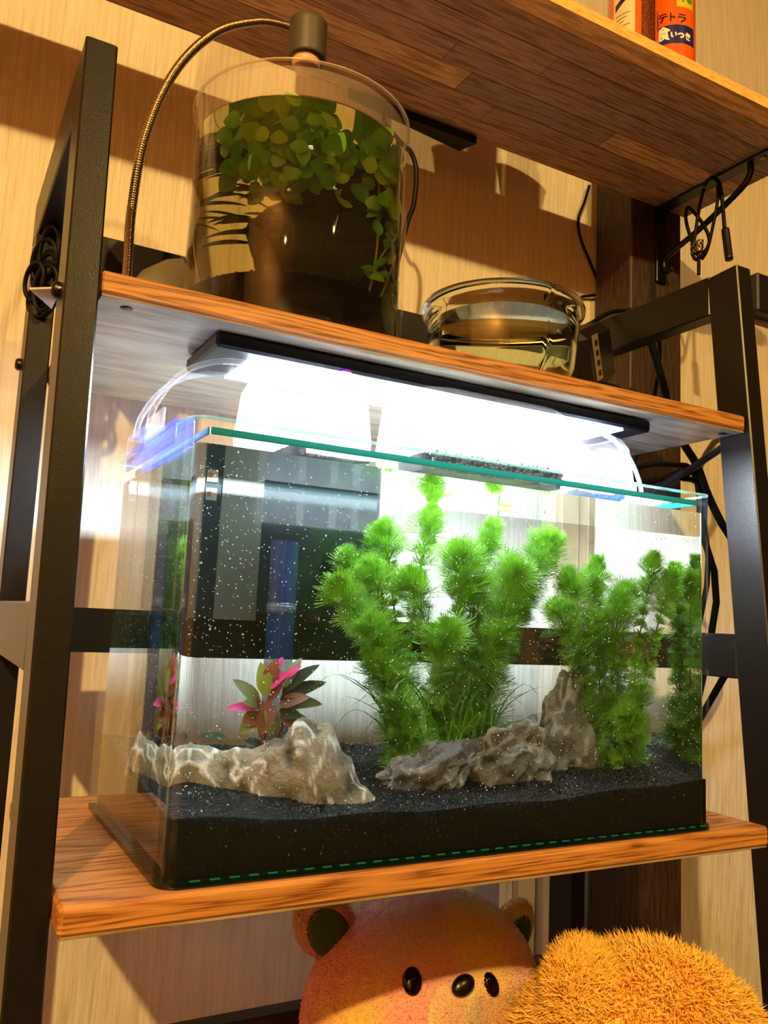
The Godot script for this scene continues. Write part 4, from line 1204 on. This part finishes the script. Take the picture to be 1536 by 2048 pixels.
func build_cables():
	# bundle tied at the left top corner of the rack
	var o := thing("cable_bundle", "tied bundle of black cable hanging behind the top left corner of the rack", "cable")
	var c := Vector3(-0.066, 0.450, -0.272)
	for k in 8:
		var pts := []
		var rx := rng.randf_range(0.006, 0.012)
		var ry := rng.randf_range(0.012, 0.026)
		var ph := rng.randf() * TAU
		var off := Vector3(rng.randf_range(-0.006, 0.006), rng.randf_range(-0.03, 0.012), rng.randf_range(-0.012, 0.004))
		for j in 17:
			var a := TAU * j / 16 + ph
			pts.append(c + off + Vector3(cos(a) * rx, sin(a) * ry, sin(a + 1.1) * 0.010))
		put(wire(pts, 0.0020, 64, 7), "loop", M.rubber, o)
	# tangle on the right bracket
	var t := thing("tangled_cable", "black cable looped in a tangle over the right shelf bracket", "cable")
	var x := 0.752
	put(wire([Vector3(x, 0.760, -0.268), Vector3(x - 0.004, 0.735, -0.272), Vector3(x - 0.004, 0.700, -0.279), Vector3(x - 0.003, 0.675, -0.285), Vector3(x, 0.663, -0.279), Vector3(x + 0.003, 0.680, -0.262), Vector3(x, 0.705, -0.267), Vector3(x - 0.003, 0.735, -0.285), Vector3(x - 0.004, 0.742, -0.293), Vector3(x - 0.004, 0.725, -0.295), Vector3(x - 0.002, 0.695, -0.288), Vector3(x, 0.670, -0.278), Vector3(x, 0.640, -0.277)], 0.0024, 120, 7), "loop", M.rubber, t)
	put(wire([Vector3(x, 0.764, -0.268), Vector3(x, 0.770, -0.255), Vector3(x, 0.758, -0.243), Vector3(x + 0.002, 0.735, -0.240), Vector3(x, 0.708, -0.236), Vector3(x - 0.002, 0.680, -0.232), Vector3(x - 0.005, 0.645, -0.224)], 0.0026, 60, 7), "drop", M.rubber, t)
	put(wire([Vector3(x, 0.755, -0.245), Vector3(x, 0.735, -0.245), Vector3(x, 0.705, -0.252), Vector3(x, 0.672, -0.262), Vector3(x, 0.660, -0.272)], 0.0022, 40, 7), "loop", M.rubber, t)
	put(wire([Vector3(x - 0.002, 0.686, -0.2315), Vector3(x - 0.004, 0.662, -0.227), Vector3(x - 0.007, 0.640, -0.222)], 0.0052, 12, 10), "plug", M.black, t)
	var kn := []
	for j in 30:
		var a := j * 1.3
		kn.append(Vector3(x + cos(a) * 0.005, 0.680 + sin(a * 1.2) * 0.008, -0.280 + sin(a) * 0.009))
	put(wire(kn, 0.0014, 90, 6), "twist_tie", M.chrome, t)
	# thin cable hanging on the wall
	tag(put(wire([Vector3(0.699, 0.826, -0.437), Vector3(0.689, 0.795, -0.437), Vector3(0.678, 0.765, -0.437), Vector3(0.684, 0.736, -0.437), Vector3(0.702, 0.706, -0.437), Vector3(0.716, 0.682, -0.437), Vector3(0.724, 0.662, -0.437), Vector3(0.712, 0.655, -0.437), Vector3(0.689, 0.648, -0.44)], 0.0021, 60, 8), "wall_cable", M.rubber), "thin black cable hanging on the wall left of the timber post", "cable")
	# cable right of the jar
	tag(put(wire([Vector3(0.300, 0.7635, -0.3535), Vector3(0.292, 0.735, -0.335), Vector3(0.2979, 0.6918, -0.300), Vector3(0.3073, 0.6876, -0.300), Vector3(0.3153, 0.6730, -0.300), Vector3(0.3170, 0.6492, -0.300), Vector3(0.3143, 0.6213, -0.300), Vector3(0.3064, 0.5951, -0.300), Vector3(0.290, 0.50, -0.3), Vector3(0.285, 0.40, -0.285), Vector3(0.290, 0.371, -0.280)], 0.0028, 70, 8), "lamp_cable", M.rubber), "black cable dropping just right of the large jar", "cable")
	# cable lying behind the bowl
	tag(put(wire([Vector3(0.44, 0.375, -0.235), Vector3(0.47, 0.45, -0.24), Vector3(0.5069, 0.4968, -0.240), Vector3(0.5296, 0.5137, -0.240), Vector3(0.5530, 0.5300, -0.240), Vector3(0.5770, 0.5384, -0.240), Vector3(0.6226, 0.5449, -0.240), Vector3(0.66, 0.50, -0.26), Vector3(0.67, 0.40, -0.30), Vector3(0.66, 0.2, -0.40)], 0.0026, 60, 8), "looped_cable", M.rubber), "black cable arching from behind the bowl over the right top bar of the rack", "cable")
	for q in [[Vector3(0.43, 0.372, -0.13), Vector3(0.455, 0.39, -0.14), Vector3(0.475, 0.372, -0.15), "short black cable end lying right of the glass bowl, the nearer"], [Vector3(0.455, 0.3715, -0.17), Vector3(0.49, 0.388, -0.175), Vector3(0.525, 0.3715, -0.16), "short black cable end lying right of the glass bowl, the farther"]]:
		tag(put(wire([q[0], q[1], q[2]], 0.0024, 16, 7), "cable_end", M.rubber), q[3], "cable")
	# hoses and cables behind the right end of the tank
	var z := -0.245
	tag(put(wire([Vector3(0.62, 0.545, -0.25), Vector3(0.66, 0.47, -0.255), Vector3(0.68, 0.43, -0.26), Vector3(0.7022, 0.3974, -0.260), Vector3(0.7194, 0.3802, -0.260), Vector3(0.7313, 0.3654, -0.260), Vector3(0.7441, 0.3407, -0.260), Vector3(0.7607, 0.3163, -0.260), Vector3(0.7738, 0.2993, -0.260), Vector3(0.82, 0.255, -0.27), Vector3(0.87, 0.15, -0.31), Vector3(0.89, 0.0, -0.42)], 0.0050, 40, 10), "thick_cable", M.rubber), "thick black cable slanting down behind the right end of the tank", "cable")
	tag(put(wire([Vector3(0.93, 0.40, -0.443), Vector3(0.88, 0.44, -0.36), Vector3(0.82, 0.43, -0.265), Vector3(0.7589, 0.3952, -0.250), Vector3(0.7308, 0.3782, -0.250), Vector3(0.7107, 0.3653, -0.250), Vector3(0.6769, 0.3477, -0.250), Vector3(0.6527, 0.3323, -0.250), Vector3(0.6342, 0.3209, -0.250), Vector3(0.60, 0.28, -0.25), Vector3(0.55, 0.262, -0.245), Vector3(0.46, 0.2665, -0.225), Vector3(0.446, 0.264, -0.20)], 0.0050, 40, 10), "air_hose", M.blue_hose), "dark blue hose rising to the right behind the tank", "hose")
	tag(put(wire([Vector3(0.4465, 0.344, -0.115), Vector3(0.48, 0.3445, -0.150), Vector3(0.55, 0.347, -0.22), Vector3(0.62, 0.355, -0.265), Vector3(0.6582, 0.3645, -0.265), Vector3(0.6934, 0.3678, -0.265), Vector3(0.7150, 0.3692, -0.265), Vector3(0.7205, 0.3614, -0.265), Vector3(0.7068, 0.3532, -0.268), Vector3(0.7296, 0.3540, -0.270), Vector3(0.7481, 0.3497, -0.268), Vector3(0.7499, 0.3354, -0.265), Vector3(0.7461, 0.3, -0.265), Vector3(0.78, 0.22, -0.29), Vector3(0.85, 0.05, -0.40)], 0.0036, 50, 10), "curled_cable", M.rubber), "black cable curling behind the upper right corner of the tank", "cable")
	tag(put(wire([Vector3(0.515, 0.16, -0.28), Vector3(0.52, 0.26, -0.275), Vector3(0.58, 0.335, -0.275), Vector3(0.6344, 0.3394, -0.279), Vector3(0.6688, 0.3454, -0.279), Vector3(0.7043, 0.3575, -0.279), Vector3(0.7318, 0.3688, -0.279), Vector3(0.7486, 0.3596, -0.279), Vector3(0.7551, 0.3271, -0.279), Vector3(0.757, 0.29, -0.279), Vector3(0.81, 0.2, -0.30), Vector3(0.87, 0.0, -0.40)], 0.0046, 40, 10), "black_hose", M.rubber), "black hose running level behind the right half of the tank", "hose")
	# switch box on the wall past the rack
	var sw := thing("wall_box", "small dark box fixed to the wall beyond the right front post", "box", Vector3(1.10, 0.735, -0.445))
	put(one_box(Vector3(-0.045, -0.034, 0.0005), Vector3(0.045, 0.034, 0.03), 0.003), "housing", mat(Color(0.10, 0.08, 0.06), 0.5), sw)
	put(one_box(Vector3(-0.02, -0.018, 0.0302), Vector3(0.02, 0.018, 0.033), 0.001), "switch", mat(Color(0.14, 0.11, 0.09), 0.4), sw)

# -------- plush toys on the lowest board
func tuft_mesh(L: float, w: float) -> ArrayMesh:
	var st := SurfaceTool.new()
	st.begin(Mesh.PRIMITIVE_TRIANGLES)
	for k in 3:
		var a := Vector3(cos(TAU * k / 3), 0, sin(TAU * k / 3)) * w
		var b := Vector3(cos(TAU * (k + 1) / 3), 0, sin(TAU * (k + 1) / 3)) * w
		var m1 := a * 0.7 + Vector3(0.08 * L, L * 0.55, 0)
		var m2 := b * 0.7 + Vector3(0.08 * L, L * 0.55, 0)
		quad(st, a, m1, m2, b)
		tri(st, m1, Vector3(0.25 * L, L, 0), m2)
	return fin(st)

func furry(part: Node3D, place: Callable, tint: Callable, mesh: Mesh, n: int, flow: Vector3, lo: float, hi: float, keep = null):
	var xf := []
	var cols := []
	for k in n:
		var d := Vector3(rng.randfn(), rng.randfn(), rng.randfn()).normalized()
		if keep and not keep.call(d): continue
		var p: Vector3 = place.call(d)
		var e1 := d.cross(Vector3(0.2, 0.9, 0.4)).normalized() * 0.02
		var e2 := d.cross(e1).normalized() * 0.02
		var nrm: Vector3 = ((place.call((d + e1).normalized()) - p).cross(place.call((d + e2).normalized()) - p)).normalized()
		if nrm.dot(d) < 0: nrm = -nrm
		var y := (nrm + flow + Vector3(rng.randfn(), rng.randfn(), rng.randfn()) * 0.22).normalized()
		var x := y.cross(Vector3(rng.randf() - 0.5, rng.randf() - 0.5, rng.randf() - 0.5)).normalized()
		var s := rng.randf_range(lo, hi)
		xf.append(Transform3D(Basis(x * s, y * s, x.cross(y) * s), p - nrm * 0.0006))
		var c: Color = tint.call(p)
		var v := rng.randf_range(0.82, 1.12)
		cols.append(Color(c.r * v, c.g * v, c.b * v))
	scatter("fur", mesh, M.fur, xf, cols, part)

func build_plush():
	# --- tie-dyed bear
	var C := Vector3(0.312, -0.195, -0.212)
	var nz := noise(501, 9, 2)
	var nz2 := noise(502, 8, 2)
	var dyes := [
		[Vector3(-0.088, 0.062, 0.024), Color(0.74, 0.28, 0.30), 0.030], [Vector3(-0.080, 0.045, 0.045), Color(0.76, 0.50, 0.16), 0.022], [Vector3(-0.045, 0.085, 0.032), Color(0.62, 0.42, 0.46), 0.034],
		[Vector3(0.030, 0.078, 0.045), Color(0.72, 0.52, 0.18), 0.034], [Vector3(-0.103, 0.012, 0.038), Color(0.78, 0.52, 0.10), 0.026], [Vector3(-0.060, 0.035, 0.062), Color(0.80, 0.34, 0.32), 0.022],
		[Vector3(-0.032, 0.060, 0.058), Color(0.72, 0.36, 0.34), 0.020], [Vector3(0.018, 0.058, 0.064), Color(0.80, 0.54, 0.22), 0.022], [Vector3(0.060, 0.050, 0.052), Color(0.74, 0.40, 0.34), 0.022], [Vector3(0.050, 0.010, 0.070), Color(0.74, 0.46, 0.20), 0.026],
		[Vector3(-0.110, -0.02, 0.0), Color(0.74, 0.30, 0.32), 0.05], [Vector3(0.0, 0.103, -0.02), Color(0.64, 0.42, 0.48), 0.04], [Vector3(0.10, 0.05, 0.0), Color(0.70, 0.54, 0.20), 0.03]]
	var dye := func(p: Vector3) -> Color:
		var q: Vector3 = p - C + Vector3(nz.get_noise_3dv(p * 3.0), nz2.get_noise_3dv(p * 3.0), 0) * 0.012
		var sum := Color(0.66, 0.42, 0.38) * 0.02
		var w := 0.02
		for e in dyes:
			var k := exp(-q.distance_squared_to(e[0]) / (e[2] * e[2] * 0.6))
			sum += e[1] * k; w += k
		return sum * (1.0 / w)
	var o := thing("plush_bear", "tie-dyed pink, yellow and mauve plush bear under the aquarium board", "plush toy", Vector3.ZERO)
	var head := func(d: Vector3) -> Vector3: return C + d * Vector3(0.119, 0.103, 0.078)
	var st := sm()
	ball(st, head, 40, 56, dye)
	var hd := put(st, "head", M.plush, o)
	var short := tuft_mesh(0.0026, 0.0005)
	furry(hd, head, dye, short, 30000, Vector3(0, -0.5, 0.2), 0.7, 1.2, func(d): return d.z > -0.5 and d.y > -0.3)
	# muzzle
	var mc := C + Vector3(-0.012, 0.020, 0.058)
	var mz := sm()
	var cream := func(p: Vector3) -> Color: return Color(0.72, 0.58, 0.36).lerp(Color(0.66, 0.42, 0.28), smoothstep(0.0, 0.3, nz.get_noise_3dv(p * 2.0)))
	var muz := func(d: Vector3) -> Vector3: return mc + d * Vector3(0.036, 0.034, 0.022)
	ball(mz, muz, 24, 36, cream)
	var mo := put(mz, "muzzle", M.plush, o)
	furry(mo, muz, cream, short, 5000, Vector3(0, -0.3, 0.2), 0.6, 1.0, func(d): return d.z > -0.2)
	for e in [["nose", Vector3(-0.0095, 0.0480, 0.0745), Vector3(0.0115, 0.0080, 0.006), 0.35], ["eye", Vector3(-0.0501, 0.0516, 0.0585), Vector3(0.0085, 0.0110, 0.005), 0.0], ["eye", Vector3(0.0235, 0.0415, 0.0690), Vector3(0.0075, 0.0105, 0.005), 0.35]]:
		var out: Vector3 = e[1] / Vector3(0.119, 0.103, 0.078) / Vector3(0.119, 0.103, 0.078)
		var eb := Basis.looking_at(-out.normalized(), Vector3.UP) * Basis(Vector3.BACK, e[3])
		put(ellipsoid(C + e[1], e[2], 16, 24, eb), e[0], M.nose if e[0] == "nose" else M.eye, o)
	for e in [[Vector3(0.216, -0.118, -0.232), 1.0], [Vector3(0.418, -0.148, -0.225), -1.0]]:
		var ec: Vector3 = e[0]
		var eb := Basis(Vector3.BACK, 0.6 * e[1]) * Basis(Vector3.UP, -0.25 * e[1])
		var es := sm()
		var ear := func(d: Vector3) -> Vector3: return ec + eb * (d * Vector3(0.026, 0.034, 0.014))
		ball(es, ear, 20, 28, dye)
		var eo := put(es, "ear", M.plush, o)
		furry(eo, ear, dye, short, 4000, Vector3(0, 0.2, 0), 0.7, 1.2)
		var ei := put(ellipsoid(ec + eb * Vector3(0, -0.003, 0.0085), Vector3(0.019, 0.026, 0.008), 14, 20, eb), "ear_lining", mat(Color(0.24, 0.34, 0.12), 0.95), eo)
		ei.set_meta("label", "olive green ear lining")
	var bs := sm()
	ball(bs, func(d): return Vector3(0.305, -0.352, -0.19) + d * Vector3(0.085, 0.066, 0.072), 20, 30, dye)
	put(bs, "body", M.plush, o)
	# --- yellow shaggy bear
	var Y := Vector3(0.412, -0.206, -0.045)
	var gold := func(p: Vector3) -> Color: return Color(0.86, 0.46, 0.06).lerp(Color(0.95, 0.64, 0.17), 0.5 + 0.5 * nz.get_noise_3dv(p * 2.0))
	var g := thing("shaggy_bear", "golden yellow long-haired plush bear beside the tie-dyed bear", "plush toy", Vector3.ZERO)
	var yh := func(d: Vector3) -> Vector3: return Y + d * Vector3(0.122, 0.102, 0.085)
	var ys := sm()
	ball(ys, yh, 36, 52, gold)
	var yo := put(ys, "head", M.plush, g)
	var long := tuft_mesh(0.015, 0.0009)
	furry(yo, yh, gold, long, 30000, Vector3(-0.7, -0.35, 0.3), 0.7, 1.25, func(d): return d.y > -0.35 and d.z > -0.7)
	var yc := Vector3(0.350, -0.122, -0.045)
	var ye := func(d: Vector3) -> Vector3: return yc + Basis(Vector3.BACK, 0.45) * (d * Vector3(0.026, 0.030, 0.018))
	var yes := sm()
	ball(yes, ye, 18, 26, gold)
	var yeo := put(yes, "ear", M.plush, g)
	furry(yeo, ye, gold, long, 6000, Vector3(-0.1, 0.7, 0.1), 0.6, 1.1)
	var yb := sm()
	ball(yb, func(d): return Vector3(0.41, -0.345, -0.06) + d * Vector3(0.085, 0.074, 0.08), 20, 30, gold)
	put(yb, "body", M.plush, g)
